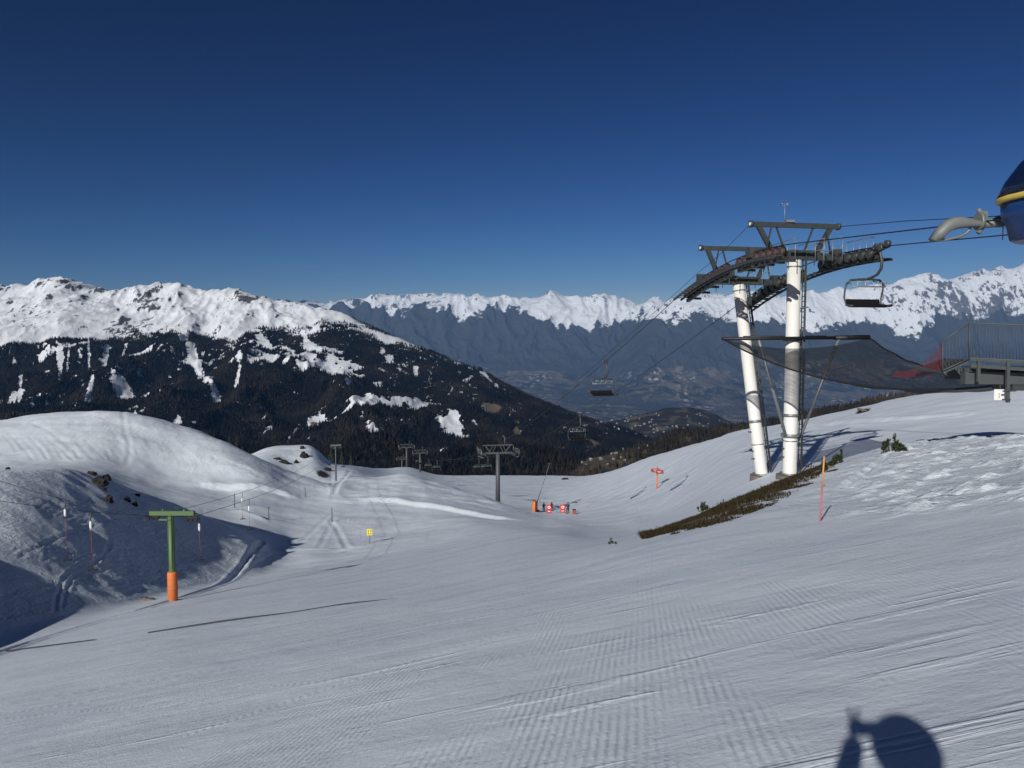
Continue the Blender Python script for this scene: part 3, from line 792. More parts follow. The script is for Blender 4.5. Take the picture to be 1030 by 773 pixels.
# --- brown wooded hill right behind the snow slope
SH = {}
for u, c, dc in ((480, 520, 1300), (540, 492, 1350), (570, 474, 1400), (600, 461, 1450), (650, 450, 1500), (700, 438, 1550), (740, 431, 1600), (800, 421, 1650), (860, 409, 1700), (920, 402, 1700), (1000, 402, 1700), (1100, 402, 1700)):
    SH[u] = [(300, 640), (620, 520), (dc * .7, c + 34), (dc * .85, c + 16), (dc, c), (dc * 1.15, c + 12), (dc * 1.7, c + 90)]
UH = np.linspace(485, 1095, 320); DH = np.exp(np.linspace(math.log(420), math.log(2700), 200))
XH, YH, ZH = loft(SH, UH, DH)
ZH += fbm(XH / 130, YH / 130, 5, 81) * 12 * sstep(450, 800, YH)
uh, vh = screen(XH, YH, ZH)
nh = fbm(XH / 120, YH / 120, 4, 83)
FH = np.clip(.62 + nh * .35 - .5 * np.exp(-((uh - 610) / 50)**2 - ((vh - 466) / 14)**2) - .5 * np.exp(-((uh - 700) / 30)**2 - ((vh - 447) / 6)**2), 0, 1)
M['brown_hill'] = mountain_mat('brown_hill', ((.022, .020, .015), (.05, .04, .028)), ((.06, .048, .035), (.11, .09, .065)), .02, .02, bump=2.0, snow=(.14, .115, .085))
tag(grid_object('hill', XH, YH, ZH, M['brown_hill'], {'forest': FH, 'rock': FH * 0 + .65, 'scree': FH * 0 + .1}), kind='structure')
forest('forest', 26000, UH, DH, XH, YH, ZH, FH, 500, 1085, 620, 1750, 13, 'brown bare larches and pines on the hill behind the right snow slope', M['larch'], seed=5, tiers=1)

# --- round dark hills standing in the valley
def hill_sheet(name, prof, U, D, seed, amp, mat, fcol=.75, lam=300.0, rock=.6, scree=None):
    X, Y, Z = loft(prof, U, D)
    Z += (fbm(X / lam, Y / lam, 5, seed) * amp)
    n = fbm(X / (lam * .5), Y / (lam * .5), 5, seed + 3)
    o = grid_object(name, X, Y, Z, mat, {'forest': np.clip(fcol + n * .35, 0, 1), 'rock': np.clip(rock + n * .1, 0, 1), 'scree': X * 0})
    tag(o, kind='structure'); return X, Y, Z
M['dark_hill'] = mountain_mat('dark_wooded_hill', ((.016, .017, .014), (.045, .04, .03)), ((.06, .052, .042), (.11, .095, .075)), .008, .01, bump=6.0, snow=(.12, .105, .085))
SD = {}
for u, c in ((520, 450), (560, 438), (590, 430), (620, 424), (650, 416), (672, 412), (690, 411), (710, 414), (735, 425), (760, 436), (800, 452), (840, 470)):
    SD[u] = [(3000, 520), (3800, 490 if u > 600 else 480), (4600, c + 32), (5200, c + 14), (5700, c), (6300, c + 8), (7600, c + 40)]
XD, YD, ZD = hill_sheet('hill', SD, np.linspace(525, 835, 260), np.exp(np.linspace(math.log(3000), math.log(7500), 160)), 91, 16, M['dark_hill'], .62)

# --- valley floor
ZV = -1330.0
xv = np.linspace(-16000, 20000, 260); yv = np.linspace(150, 27000, 260)
XV, YV = np.meshgrid(xv, yv)
M['valley'] = valley_mat()
tag(grid_object('valley_floor', XV, YV, ZV + fbm(XV / 3000, YV / 3000, 4, 95) * 45, M['valley'], {}), kind='structure')

# --- far range of snow peaks
fc = {-120: 306, 260: 302, 300: 301, 340: 303, 370: 299, 400: 297, 430: 297.5, 445: 296, 480: 297, 505: 296, 520: 297, 545: 297, 556: 293.5, 570: 298, 590: 297, 620: 299,
      650: 303, 672: 300, 700: 296, 740: 297, 780: 299, 820: 301, 900: 306, 1150: 306}
fu = np.array(sorted(fc)); fv = np.array([fc[k] for k in fu], float)
SF = {}
for u in list(fu):
    c = fc[int(u)]
    SF[int(u)] = [(13500, 420), (16800, 400), (19000, 381), (20200, 363), (21100, 341), (21700, 322), (22200, 307 if c < 304 else c + 5), (22700, c + 1), (23700, c + 16), (26500, 360)]
UF = np.linspace(-110, 1140, 1000); DF = np.exp(np.linspace(math.log(15500), math.log(26300), 360))
XF, YF, ZF = loft(SF, UF, DF)
wf = fbm(XF / 2600, YF / 2600, 3, 101) * 500
ampf = .12 * sstep(16000, 17500, YF) + .70 * sstep(19300, 21300, YF)
ZF += ampf * ((ridged((XF + wf) / 2300, YF / 3600, 7, 103) - 1.05) * 125 + (ridged((XF + wf) / 600, YF / 1000, 6, 105) - 1) * 120)
def range_masks(X, Y, Z, U, treeline, seed, lam):
    u, v = screen(X, Y, Z)
    gx = np.gradient(Z, axis=1) / np.gradient(X, axis=1); gy = np.gradient(Z, axis=0) / np.gradient(Y, axis=0)
    st = np.sqrt(gx**2 + gy**2); n = fbm(X / lam, Y / lam, 6, seed); nb = fbm(X / lam / 4, Y / lam / 4, 4, seed + 9)
    cv_ = Z - blur(Z, 4, 4)
    fo = sstep(-20, 15, v - treeline[None] + n * 8 + nb * 10 + cv_ * .09)
    ro = np.clip(sstep(.75, 1.7, st + n * .35) * .20 + .27 + nb * .20 + cv_ * .0010, 0, 1)
    nf = fbm(X / lam / 14, Y / lam / 14, 3, seed + 21)
    sc_ = sstep(352, 380, v + n * 14 + nb * 6 + cv_ * -.05) * (.60 + nf * .45 + nb * .35)
    return fo, ro, sc_
FO, RO, SCF = range_masks(XF, YF, ZF, UF, np.interp(UF, [0, 300, 400, 500, 560, 640, 700, 800, 1100], [316, 314, 313, 315, 317, 315, 314, 314, 314]), 107, 1400)
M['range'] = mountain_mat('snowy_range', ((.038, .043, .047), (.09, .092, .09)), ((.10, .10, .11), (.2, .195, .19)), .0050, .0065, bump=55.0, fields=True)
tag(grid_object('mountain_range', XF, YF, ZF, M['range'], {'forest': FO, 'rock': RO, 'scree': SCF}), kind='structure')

# --- nearer massif on the right
mc = {560: 420, 620: 345, 660: 309, 690: 300, 715: 298, 745: 296, 770: 297, 800: 296, 830: 293, 850: 293, 880: 287, 905: 283, 921: 279.5, 935: 277.5, 950: 280, 965: 278, 985: 274, 1004: 269.5, 1012: 271, 1030: 267.5, 1080: 272, 1160: 276}
mu = np.array(sorted(mc)); mv = np.array([mc[k] for k in mu], float)
SM = {}
for u in list(mu):
    c = mc[int(u)]; e = max(0.0, c - 300)
    SM[int(u)] = [(9500, 452), (13300, 418.5), (15600, 402), (17000, 383 + e * .1), (17800, 362 + e * .5), (18500, 340 + e * .8), (19000, min(c + 26, 322 + e)), (19500, c + 7), (19900, c), (20900, c + 22), (22500, c + 100)]
UM2 = np.linspace(565, 1150, 760); DM2 = np.exp(np.linspace(math.log(12600), math.log(22400), 440))
XS, YS, ZS = loft(SM, UM2, DM2)
ws = fbm(XS / 1900, YS / 1900, 3, 111) * 420
amps = .15 * sstep(13000, 14500, YS) + .85 * sstep(16300, 18200, YS)
ZS += amps * ((ridged((XS + ws) / 1500, YS / 2500, 7, 113) - 1.05) * 165 + (ridged((XS + ws) / 520, YS / 900, 5, 115) - 1) * 52) * (.85 - .25 * sstep(18400, 19500, YS))
us_, vs__ = screen(XS, YS, ZS)
ZS += np.exp(-((us_ - 690) / 60)**2 - ((YS - 15800) / 700)**2) * 330
FO2, RO2, SCM = range_masks(XS, YS, ZS, UM2, np.interp(UM2, [560, 640, 700, 760, 800, 850, 900, 960, 1000, 1030, 1100], [322, 322, 321, 323, 331, 326, 330, 327, 322, 323, 323]), 117, 900)
RO2 = np.clip(RO2 - .05 + sstep(.0, .5, fbm(XS / 700, YS / 500, 4, 119)) * .10, 0, 1)
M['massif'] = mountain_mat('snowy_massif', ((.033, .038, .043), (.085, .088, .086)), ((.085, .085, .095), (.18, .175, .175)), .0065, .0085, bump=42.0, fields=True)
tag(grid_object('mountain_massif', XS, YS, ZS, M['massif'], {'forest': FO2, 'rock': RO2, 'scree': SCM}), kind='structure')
# ------------------------------------------------------------------ the chairlift line
S_AX = Vector((-.196, .981, 0)).normalized(); W_AX = Vector((.981, .196, 0)).normalized()
C1 = Vector((15.3, 42.0, 0))
LZ = math.atan2(W_AX.y, W_AX.x)                              # heading of a thing whose x axis lies across the line
def T(s, w, z): q = C1 + S_AX * s + W_AX * w; return Vector((q.x, q.y, z))
GAUGE = 2.5
def rope_z(s):
    if s < 8.5:
        return 4.55 + .05 * (s + 4) - .0134 * (s + 4)**2 if s > -4 else 4.55 + (s + 4) * .055
    z0 = 4.55 + .05 * 12.5 - .0134 * 12.5**2
    pts = FAR_PTS
    for (s0, a), (s1, b) in zip(pts[:-1], pts[1:]):
        if s <= s1:
            t = (s - s0) / (s1 - s0); return a + (b - a) * t - 4 * (.012 * (s1 - s0)) * t * (1 - t)
    return pts[-1][1]
Z85 = 4.55 + .05 * 12.5 - .0134 * 12.5**2
def line_base(s):
    q = T(s, 0, 0); return on(q.x, q.y)
FAR_S = [90.5, 262, 349, 393]
FAR_H = [8.6, 7.6, 10.5, 8.0]
FAR_PTS = [(8.5, Z85)] + [(s, line_base(s).z + h) for s, h in zip(FAR_S, FAR_H)] + [(520, line_base(393).z - 40)]
print('far pts', FAR_PTS)

# --- the big double-legged tower
tw = thing('chairlift_tower', on(*T(0, 0, 0).xy), 'big chairlift tower standing on two thick white legs with ladders', 'lift tower', world=True)
legs = []
# leg one (upright) and leg two (leaning uphill), ladders, collars
def leg(base, top, r):
    base, top = Vector(base), Vector(top); d = (top - base)
    mb = MB(); mb.tube([base - d.normalized() * 2.2, base, top], [r, r, r * .93], 24)
    o = mb.build('column', M['white'], tw)
    MB().disc(base + Vector((0, 0, .12)), (0, 0, 1), r * 1.45, .09, 24).build('base_flange', M['steel'], tw)
    mb = MB(); mb.tube([base - Vector((0, 0, 1.2)), base + Vector((0, 0, .06))], r * 1.9, 20); mb.build('footing', M['slab'], tw)
    for t in (.165, .285, .97):
        c = base + d * t; MB().disc(c, d, r * (1.02 if t != .285 else 1.07), .06 if t != .285 else .16, 24).build('collar', M['steel'], tw)
    # ladder with safety rail on the side that shows to the right
    side = (W_AX * .97 - S_AX * .25).normalized(); up = d.normalized()
    mb = MB()
    for k in (-.17, .17):
        off = side * (r + .18) + S_AX * k; mb.tube([base + off + up * .4, top + off + up * .3], .034, 6)
    n = int(d.length / .28)
    for i in range(n):
        c = base + up * (.6 + i * .28) + side * (r + .18); mb.tube([c - S_AX * .17, c + S_AX * .17], .024, 5)
    for i in range(int(d.length / 1.4)):
        c = base + up * (.8 + i * 1.4); mb.tube([c + side * (r - .02), c + side * (r + .18)], .03, 5)
    off = side * (r + .05) - S_AX * .3; mb.tube([base + off, top + off], .03, 6)
    mb.build('ladder', M['dark_steel'], tw)
    for t in (.09, .13, .23):                               # small brackets on the other side
        c = base + d * t - W_AX * r; MB().box(c - W_AX * .06, (.2, .12, .06)).build('bracket', M['dark_steel'], tw)
g1 = ground(*T(0, 0, 0).xy); zt1 = P(797, 262, 42).z
leg((T(0, 0, g1).x, T(0, 0, g1).y, g1), T(0, 0, zt1), .38)
b2 = T(5.2, .0, 0); b2 = P(766, 490, 47.0); b2.z = ground(b2.x, b2.y)
t2 = T(6.2, 0, 0); t2.z = P(747, 287, t2.y).z
leg(b2, t2, .375)
def head(s, ztop, zbar, half):
    """cross arm with lifting frame above"""
    mb = MB(); mb.beam(T(s, -half, ztop + .05), T(s, half, ztop + .05), .42, .36)
    mb.beam(T(s - .45, -1.0, ztop + .28), T(s - .45, 1.0, ztop + .28), .12, .12); mb.beam(T(s + .45, -1.0, ztop + .28), T(s + .45, 1.0, ztop + .28), .12, .12)
    for w in (-half, half): mb.box(T(s, w, ztop + .2), (.5, .5, .55), Matrix.Rotation(LZ, 3, 'Z'))
    mb.build('crossarm', M['dark_steel'], tw)
    mb = MB()
    L = half + .1
    mb.beam(T(s, -L, zbar), T(s, L, zbar), .22, .26)
    for w in (-1, 1):
        mb.beam(T(s, w * (L - .45), zbar - .08), T(s, w * 1.30, ztop + .25), .2, .24)
        mb.beam(T(s, w * 1.1, zbar - .08), T(s, w * .55, ztop + .25), .08, .08)
        mb.beam(T(s - .4, w * (L - 1.0), zbar - .1), T(s - .4, w * 1.9, ztop + .3), .07, .07)
        mb.disc(T(s, w * L, zbar), W_AX, .19, .14, 12)
    mb.build('lifting_frame', M['dark_steel'], tw)
    for w in (-1, 1): MB().disc(T(s - .05, w * (L + .05), zbar), W_AX, .09, .08, 10).build('end_pulley', M['sign_white'], tw)
head(0, zt1 + .15, P(797, 227, 42).z, 2.5)
head(6.2, t2.z + .15, P(744, 250.5, 48).z, 2.45)
# walkways with rails along both rope sides
def walkway(w0, s0, s1, out):
    mb = MB(); n = 10
    for i in range(n):
        a, b = s0 + (s1 - s0) * i / n, s0 + (s1 - s0) * (i + 1) / n
        za, zb = rope_z(a) - .62, rope_z(b) - .62
        for k in (.25, .75): mb.beam(T(a, w0 + out * k, za), T(b, w0 + out * k, zb), .07, .12)
        for q in range(3):
            t = (q + .5) / 3; s = a + (b - a) * t; z = za + (zb - za) * t
            mb.beam(T(s, w0 + out * .22, z + .07), T(s, w0 + out * .8, z + .07), .22, .04)
    mb.build('walkway', M['dark_steel'], tw)
def rails(w, s0, s1, n, z_off=0.0):
    mb = MB()
    for i in range(n + 1):
        s = s0 + (s1 - s0) * i / n; z = rope_z(s) - .55 + z_off
        mb.tube([T(s, w, z), T(s, w, z + 1.15)], .022, 6)
    for h in (.6, 1.15): mb.tube([T(s0 + (s1 - s0) * i / n, w, rope_z(s0 + (s1 - s0) * i / n) - .55 + h + z_off) for i in range(n + 1)], .02, 6)
    mb.build('handrail', M['steel'], tw)
walkway(-GAUGE, -3.6, 8.6, -1); walkway(GAUGE, -3.6, 10.6, 1)
for w, a, b, n in ((-.8, -1.4, .9, 3), (.75, -1.6, .8, 3), (1.4, -2.2, .3, 3), (GAUGE + .4, -2.6, -.4, 4), (-1.0, 4.6, 7.2, 3), (1.2, 4.6, 7.2, 3)): rails(w, a, b, n)
# sheave trains: a rocker beam on each side with its row of wheels under or over the rope
def train(w, s0, s1, n, red, up):
    mb = MB(); m = 9
    for i in range(m):
        a, b = s0 + (s1 - s0) * i / m, s0 + (s1 - s0) * (i + 1) / m
        mb.beam(T(a, w + .24, rope_z(a) - .42 + up), T(b, w + .24, rope_z(b) - .42 + up), .12, .30)
    for i in range(5):
        a = s0 + (s1 - s0) * (i + .5) / 5; mb.beam(T(a - .62, w + .22, rope_z(a - .62) - .66 + up * 1.6), T(a + .62, w + .22, rope_z(a + .62) - .66 + up * 1.6), .2, .2)
        mb.beam(T(a, w + .05, rope_z(a) - .70 + up), T(a, w + .85, rope_z(a) - .72 + up), .16, .14)
    tr = mb.build('sheave_train', M['dark_steel'], tw)
    pr = None
    for i in range(n):
        s = s0 + (s1 - s0) * (i + .5) / n; c = T(s, w, rope_z(s) - .31)
        if pr is None:
            k = MB(); k.disc((0, 0, 0), W_AX, .29, .15, 18, 0); k.disc(W_AX * -.02, W_AX, .235, .17, 18, 1); k.disc((0, 0, 0), W_AX, .10, .26, 10, 2); k.disc(W_AX * -.03, W_AX, .15, .18, 14, 2)
            pr = k.build('sheave', [M['black'], M['red_rim'] if red else M['dark_steel'], M['dark_steel']], tr); o = pr
        else:
            o = pr.copy(); COL.objects.link(o); o.parent = tr
        o.location = c - ORIG[tw.name]
train(-GAUGE, -3.3, 1.7, 8, True, 0); train(-GAUGE, 2.5, 8.6, 10, True, 0)
train(GAUGE, -3.2, 1.6, 8, False, .12); train(GAUGE, 3.4, 10.4, 10, False, .12)
# cable catcher at the uphill end of the right-hand train
mb = MB(); mb.beam(T(-4.2, GAUGE + .1, rope_z(-4.2) + .05), T(-3.0, GAUGE + .1, rope_z(-3) - .25), .14, .2); mb.disc(T(-4.2, GAUGE, rope_z(-4.2) + .12), W_AX, .16, .2); mb.disc(T(-3.7, GAUGE, rope_z(-3.7) - .05), W_AX, .16, .2)
mb.build('cable_catcher', M['dark_steel'], tw)
# wind gauge on the upper frame
zb = P(797, 227, 42).z
mb = MB(); a = T(0, -.62, zb); mb.tube([a, a + Vector((0, 0, 1.2))], .022, 6); mb.tube([a + Vector((-.13, 0, 1.05)), a + Vector((.13, 0, 1.05))], .015, 5)
mb.disc(a + Vector((-.13, 0, 1.13)), (0, 0, 1), .045, .08); mb.box(a + Vector((.13, 0, 1.12)), (.1, .02, .12)); mb.box(a + Vector((.28, -.05, .2)), (.45, .2, .12))
mb.build('wind_gauge', M['steel'], tw)
# boom that carries the safety net, clamped to both legs, with two slanting struts
zbm = P(797, 341, 42).z
mb = MB(); mb.tube([T(-.55, -4.4, zbm), T(-.55, 2.2, zbm + .05)], .09, 10); mb.tube([T(-.55, 2.2, zbm + .05), T(-.55, 4.3, zbm + .08)], .13, 10)
mb.tube([T(.55, -2.6, zbm + .1), T(.55, 2.4, zbm + .12)], .06, 8); mb.disc(T(0, 0, zbm), (0, 0, 1), .50, .22, 22)
mb.beam(T(-.6, .0, zbm + .02), T(6.0, -.4, zbm + .03), .12, .16)
mb.build('net_boom', M['black'], tw)
mb = MB(); zs = P(797, 437, 42).z
mb.tube([T(-.3, .47, zs), T(-.55, 2.45, zbm)], .085, 10); mb.build('boom_strut', M['steel'], tw)
mb = MB(); mb.tube([T(-.3, -.47, zs), T(-.5, -2.3, zbm)], .085, 10); mb.build('boom_strut', M['steel'], tw)
MB().disc(T(0, 0, zs - .05), (0, 0, 1), .50, .16, 22).build('collar', M['steel'], tw)

# --- nets
def sheet(name, rows, mat, nu, nv, label, cat):
    """rows: function (a, b) -> point; given a small thickness so that it is cloth, not a card"""
    mb = MB(); vs = [rows(i / nu, j / nv) for j in range(nv + 1) for i in range(nu + 1)]
    fs = [(j * (nu + 1) + i, j * (nu + 1) + i + 1, (j + 1) * (nu + 1) + i + 1, (j + 1) * (nu + 1) + i) for j in range(nv) for i in range(nu)]
    mb.add(vs, fs, 0, True); o = mb.build(name, mat, None, vs[0]); tag(o, label, cat); return o
A0, A1 = T(-.55, -4.4, zbm), T(-.55, 4.3, zbm + .05)
B0, B1 = P(1004, 388, 29), P(996, 376, 33)
def netp(a, b):
    p = A0.lerp(A1, b).lerp(B0.lerp(B1, b), a)
    sag = 4 * a * (1 - a) * (1.05 - .45 * b) + 4 * b * (1 - b) * .55 * (1 - .3 * a)
    return p + Vector((0, 0, -sag + .06 * math.sin(a * 31) * math.sin(b * 9)))
net = sheet('safety_net', netp, M['net_black'], 60, 16, 'black safety net sagging from the white lift tower towards the metal walkway', 'safety net')
mb = MB()
for b in (0, 1): mb.tube([netp(i / 60, b) for i in range(61)], .045, 6)
ORIG[net.name] = Vector(net.location); net['_w'] = 1
mb.build('edge_rope', M['black'], net)
R0, R1, R2, R3 = P(947.5, 344, 26.6), P(947.5, 374, 26.6), P(902, 373, 31), P(897, 379, 31)
def redp(a, b):
    p = R0.lerp(R1, b).lerp(R2.lerp(R3, b), a); return p + Vector((0, 0, -.35 * 4 * a * (1 - a) * (1 - b * .7)))
sheet('safety_net', redp, M['net_red'], 24, 8, 'red safety net tapering to a point beside the metal walkway', 'safety net')

# --- ropes
def rope(name, pts, r, label, cat='cable', group=None):
    mb = MB(); mb.tube(pts, r, 6); o = mb.build(name, M['rope'], None, pts[0]); return tag(o, label, cat, group)
ss = [-26, -19, -13, -8, -5] + [-4 + i * .8 for i in range(17)] + [12, 16, 20, 26, 34, 44, 54, 64, 74, 84, 90.5, 110, 140, 170, 200, 230, 262, 300, 349, 393, 430]
sA = lambda w: [T(s, w, rope_z(s)) for s in ss]
rope('haul_rope', sA(-GAUGE), .026, 'steel haul rope running over the red wheels of the white tower')
rope('haul_rope', sA(GAUGE), .026, 'steel haul rope on the right of the white tower, away from the red wheels')
rope('signal_cable', [T(0, 2.6, zb), T(-6, 1.9, zb - .6), T(-12, 1.4, zb - 1.3), T(-18, .2, 3.9)], .018, 'thin cable from the right end of the topmost tower frame to the station')
rope('signal_cable', [T(0, -2.6, zb)] + [T(s, -2.45, rope_z(s) + h) for s, h in ((2, 1.15), (4, .7), (6.5, .5), (8.6, .4), (14, .45), (24, .5), (40, .5), (60, .55), (78, .8))] + [T(90.5, -2.3, FAR_PTS[1][1] + 1.3)], .014, 'thin cable running downhill from the frames of the white tower')

# --- chairs
def make_chair():
    c = thing('lift_chair', (0, 0, 0), 'x', 'lift chair', 'chairs on the chairlift')
    # local: x across the line, y downhill, z down from the rope at 0
    mb = MB(); mb.box((0, 0, -.02), (.16, .55, .16)); mb.disc((-.02, .18, .10), (1, 0, 0), .09, .1); mb.disc((-.02, -.18, .10), (1, 0, 0), .09, .1); mb.beam((0, -.35, .04), (0, .4, .08), .08, .1)
    mb.build('grip', M['dark_steel'], c)
    O = .85
    mb = MB()
    pts = [(.02, 0, -.08), (.04, -.10, -.35), (.06, -.20, -.75), (.06, -.16, -1.1), (.04, .10, -1.38), (0, .45, -1.5), (-.06, O + .05, -1.57), (-.4, O + .05, -1.6)]
    mb.tube(pts, [.06, .07, .075, .075, .07, .065, .06, .05], 10); mb.build('hanger', M['dark_steel'], c)
    mb = MB()
    mb.tube([(-1.08, O + .05, -1.80), (-.9, O + .05, -1.62), (-.4, O + .05, -1.57), (.2, O + .05, -1.55), (.78, O + .05, -1.60), (.96, O + .05, -1.78)], .06, 10)
    for sx in (-1, 1):
        x = -.06 + sx * 1.04
        mb.tube([(x, O + .05, -1.74), (x + sx * .06, O + .12, -2.1), (x + sx * .03, O + .22, -2.5), (x - sx * .04, O + .12, -2.90), (x - sx * .06, O - .42, -2.94)], .042, 8)
    mb.build('frame', M['dark_steel'], c)
    mb = MB()
    mb.tube([(-1.0, O, -1.70), (-1.0, O - .3, -1.96), (.88, O - .3, -1.96), (.88, O, -1.70)], .034, 8)
    for x in (-.75, -.3, .15, .6): mb.tube([(x, O - .3, -1.96), (x + .16, O - .1, -1.66), (x + .3, O - .35, -1.78)], .026, 6)
    mb.build('safety_bar', M['steel'], c)
    for x in (-.80, -.31, .18, .67): MB().box((x, O - .18, -2.93), (.475, .52, .16), Matrix.Rotation(R(5), 3, 'X'), 0, .05).build('seat', M['cushion'], c)
    for x in (-.80, -.31, .18, .67): MB().box((x, O + .18, -2.76), (.475, .09, .38), Matrix.Rotation(R(-12), 3, 'X'), 0, .04).build('backrest', M['cushion'], c)
    mb = MB(); mb.tube([(.86, O - .2, -2.95), (1.15, O - .3, -2.92), (1.28, O - .3, -2.90)], .07, 8); mb.build('footrest', M['black'], c)
    return c
ch = make_chair(); ch['label'] = 'empty four seat chair hanging from the rope close to the top of the white tower'
s = -3.55; ch.location = T(s, GAUGE, rope_z(s)); ch.rotation_euler = (0, 0, LZ)
for s, w, lab in ((24.6, -GAUGE, 'empty lift chair hanging in mid air over the grey valley floor'),
                  (49.5, GAUGE, 'dark lift chair hanging before the wooded slope with scattered chalets'),
                  (116, GAUGE, 'lift chair just beyond the single legged tower, nearer of the two close together'),
                  (128, GAUGE, 'lift chair just beyond the single legged tower, farther of the two close together'),
                  (170, -GAUGE, 'small distant lift chair low over the snow hump, closer to the single legged tower'),
                  (196, -GAUGE, 'small distant lift chair low over the snow hump, middle one of the far row'),
                  (235, -GAUGE, 'tiny distant lift chair right beside the far small lift tower')):
    dup(ch, T(s, w, rope_z(s)), LZ, lab)

# --- the smaller towers down the line
def small_tower(h):
    t = thing('lift_tower', (0, 0, 0), 'x', 'lift tower', 'single legged towers down the chairlift line')
    mb = MB(); mb.tube([(0, 0, -1.5), (0, 0, h - .1)], [.42, .34], 18); mb.build('column', M['walk'], t)
    mb = MB(); mb.beam((-2.5, 0, h - .1), (2.5, 0, h - .1), .34, .3); mb.build('crossarm', M['walk'], t)
    mb = MB(); mb.beam((-2.6, 0, h + 1.25), (2.6, 0, h + 1.25), .16, .18)
    for w in (-1, 1):
        mb.beam((w * 2.2, 0, h + 1.2), (w * 1.3, 0, h + .05), .15, .16); mb.beam((w * .9, 0, h + 1.2), (w * 1.4, 0, h + .05), .08, .1); mb.beam((w * .3, 0, h + 1.2), (w * .9, 0, h + .05), .08, .1)
    mb.build('lifting_frame', M['walk'], t)
    for w in (-1, 1):
        mb = MB(); x = w * 2.5
        mb.beam((x, -2.6, h - .12), (x, 2.6, h - .62), .16, .24)
        for i in range(8): mb.disc((x - w * .02, -2.4 + i * .68, h - .0 - (i + .2) * .066), (1, 0, 0), .2, .12, 10)
        mb.build('sheave_train', M['dark_steel'], t)
        mb = MB()
        for i in range(4): y = -2.4 + i * 1.6; mb.tube([(x + w * .7, y, h - .4), (x + w * .7, y, h + .8)], .04, 5)
        for hh in (.2, .8): mb.tube([(x + w * .7, -2.4, h + hh), (x + w * .7, 2.4, h + hh - .4)], .035, 5)
        mb.beam((x + w * .5, -2.4, h - .5), (x + w * .5, 2.4, h - .9), .4, .06)
        mb.build('walkway', M['steel'], t)
    mb = MB(); mb.tube([(1.2, 0, h + 1.3), (1.2, 0, h + 2.6)], .04, 5); mb.tube([(.8, 0, h + 2.9), (1.2, 0, h + 2.5), (1.6, 0, h + 2.4)], .03, 5); mb.build('antenna', M['steel'], t)
    return t
st = small_tower(FAR_H[0]); st.location = line_base(FAR_S[0]); st.rotation_euler = (0, 0, LZ)
st['label'] = 'grey single legged lift tower with a wide latticed head, nearest of its line'
for s, sc, lab in ((FAR_S[1], .88, 'small grey lift tower behind the snow hump, right one of the far cluster'), (FAR_S[2], 1.2, 'tall slim far lift tower with its head above its neighbours'), (FAR_S[3], .93, 'faint small lift tower, farthest and leftmost of the far cluster')):
    dup(st, line_base(s), LZ, lab, scale=sc)

# ------------------------------------------------------------------ station at the top right
so = T(-22.5, .0, 3.2)
stn = thing('lift_station', so, 'blue lift station housing with navy roof and yellow band, cut by the frame', 'lift station', world=True)
HW, S0, S1 = 3.2, -15.6, -32.0
def outline(z, inset, n=15):
    pts = []
    for i in range(n):
        a = math.pi * i / (n - 1); e = .62
        cx, sy = math.cos(a), math.sin(a)
        w = -(HW - inset) * math.copysign(abs(cx)**e, cx); pts.append(T(S0 - 2.4 + (2.4 - inset * .7) * abs(sy)**e, w, z))
    for i in range(n):
        a = math.pi * i / (n - 1); e = .62
        cx, sy = math.cos(a), math.sin(a)
        pts.append(T(S1 + 2.4 - (2.4 - inset * .7) * abs(sy)**e, (HW - inset) * math.copysign(abs(cx)**e, cx), z))
    return pts
def shell(levels, name, mat, cap_top=True):
    mb = MB(); rings = [outline(z, i) for z, i in levels]; n = len(rings[0])
    vs = [p for r in rings for p in r]
    fs = [(k * n + i, k * n + (i + 1) % n, (k + 1) * n + (i + 1) % n, (k + 1) * n + i) for k in range(len(rings) - 1) for i in range(n)]
    mb.add(vs, fs, 0, True); b = len(vs)
    mb.f.append(list(range((len(rings) - 1) * n, b))); mb.m.append(0); mb.sm.append(False)
    mb.f.append(list(reversed(range(n)))); mb.m.append(0); mb.sm.append(False)
    return mb.build(name, mat, stn)
zb0, zy = P(1010, 243, 25).z, P(1005, 204, 25).z
shell([(zb0, .62), (zb0 + .06, .52), (zb0 + .5, .40), (zy - .5, .26), (zy + .02, .22)], 'housing', M['blue'])
shell([(zy, .14), (zy + .03, .09), (zy + .15, .09), (zy + .19, .14)], 'band', M['band'])
shell([(zy + .20, .10), (zy + .7, .32), (zy + 1.3, .72), (zy + 1.8, 1.25), (zy + 2.15, 1.9), (zy + 2.3, 2.5)], 'roof', M['navy'])
for s in (-16.0 - 5.2, -28): q = T(s, .0, 0); MB().tube([(q.x, q.y, plane(q.x, q.y) - 1), (q.x, q.y, zb0 + .1)], .5, 18).build('support_column', M['steel'], stn)
mb = MB()                                                     # seams of the housing panels
for a in (3, 5): 
    p = outline(0, .33)[a]; mb.tube([(p.x, p.y, zb0 + .1), (p.x, p.y, zy)], .02, 5)
mb.build('panel_seam', M['ink'], stn)
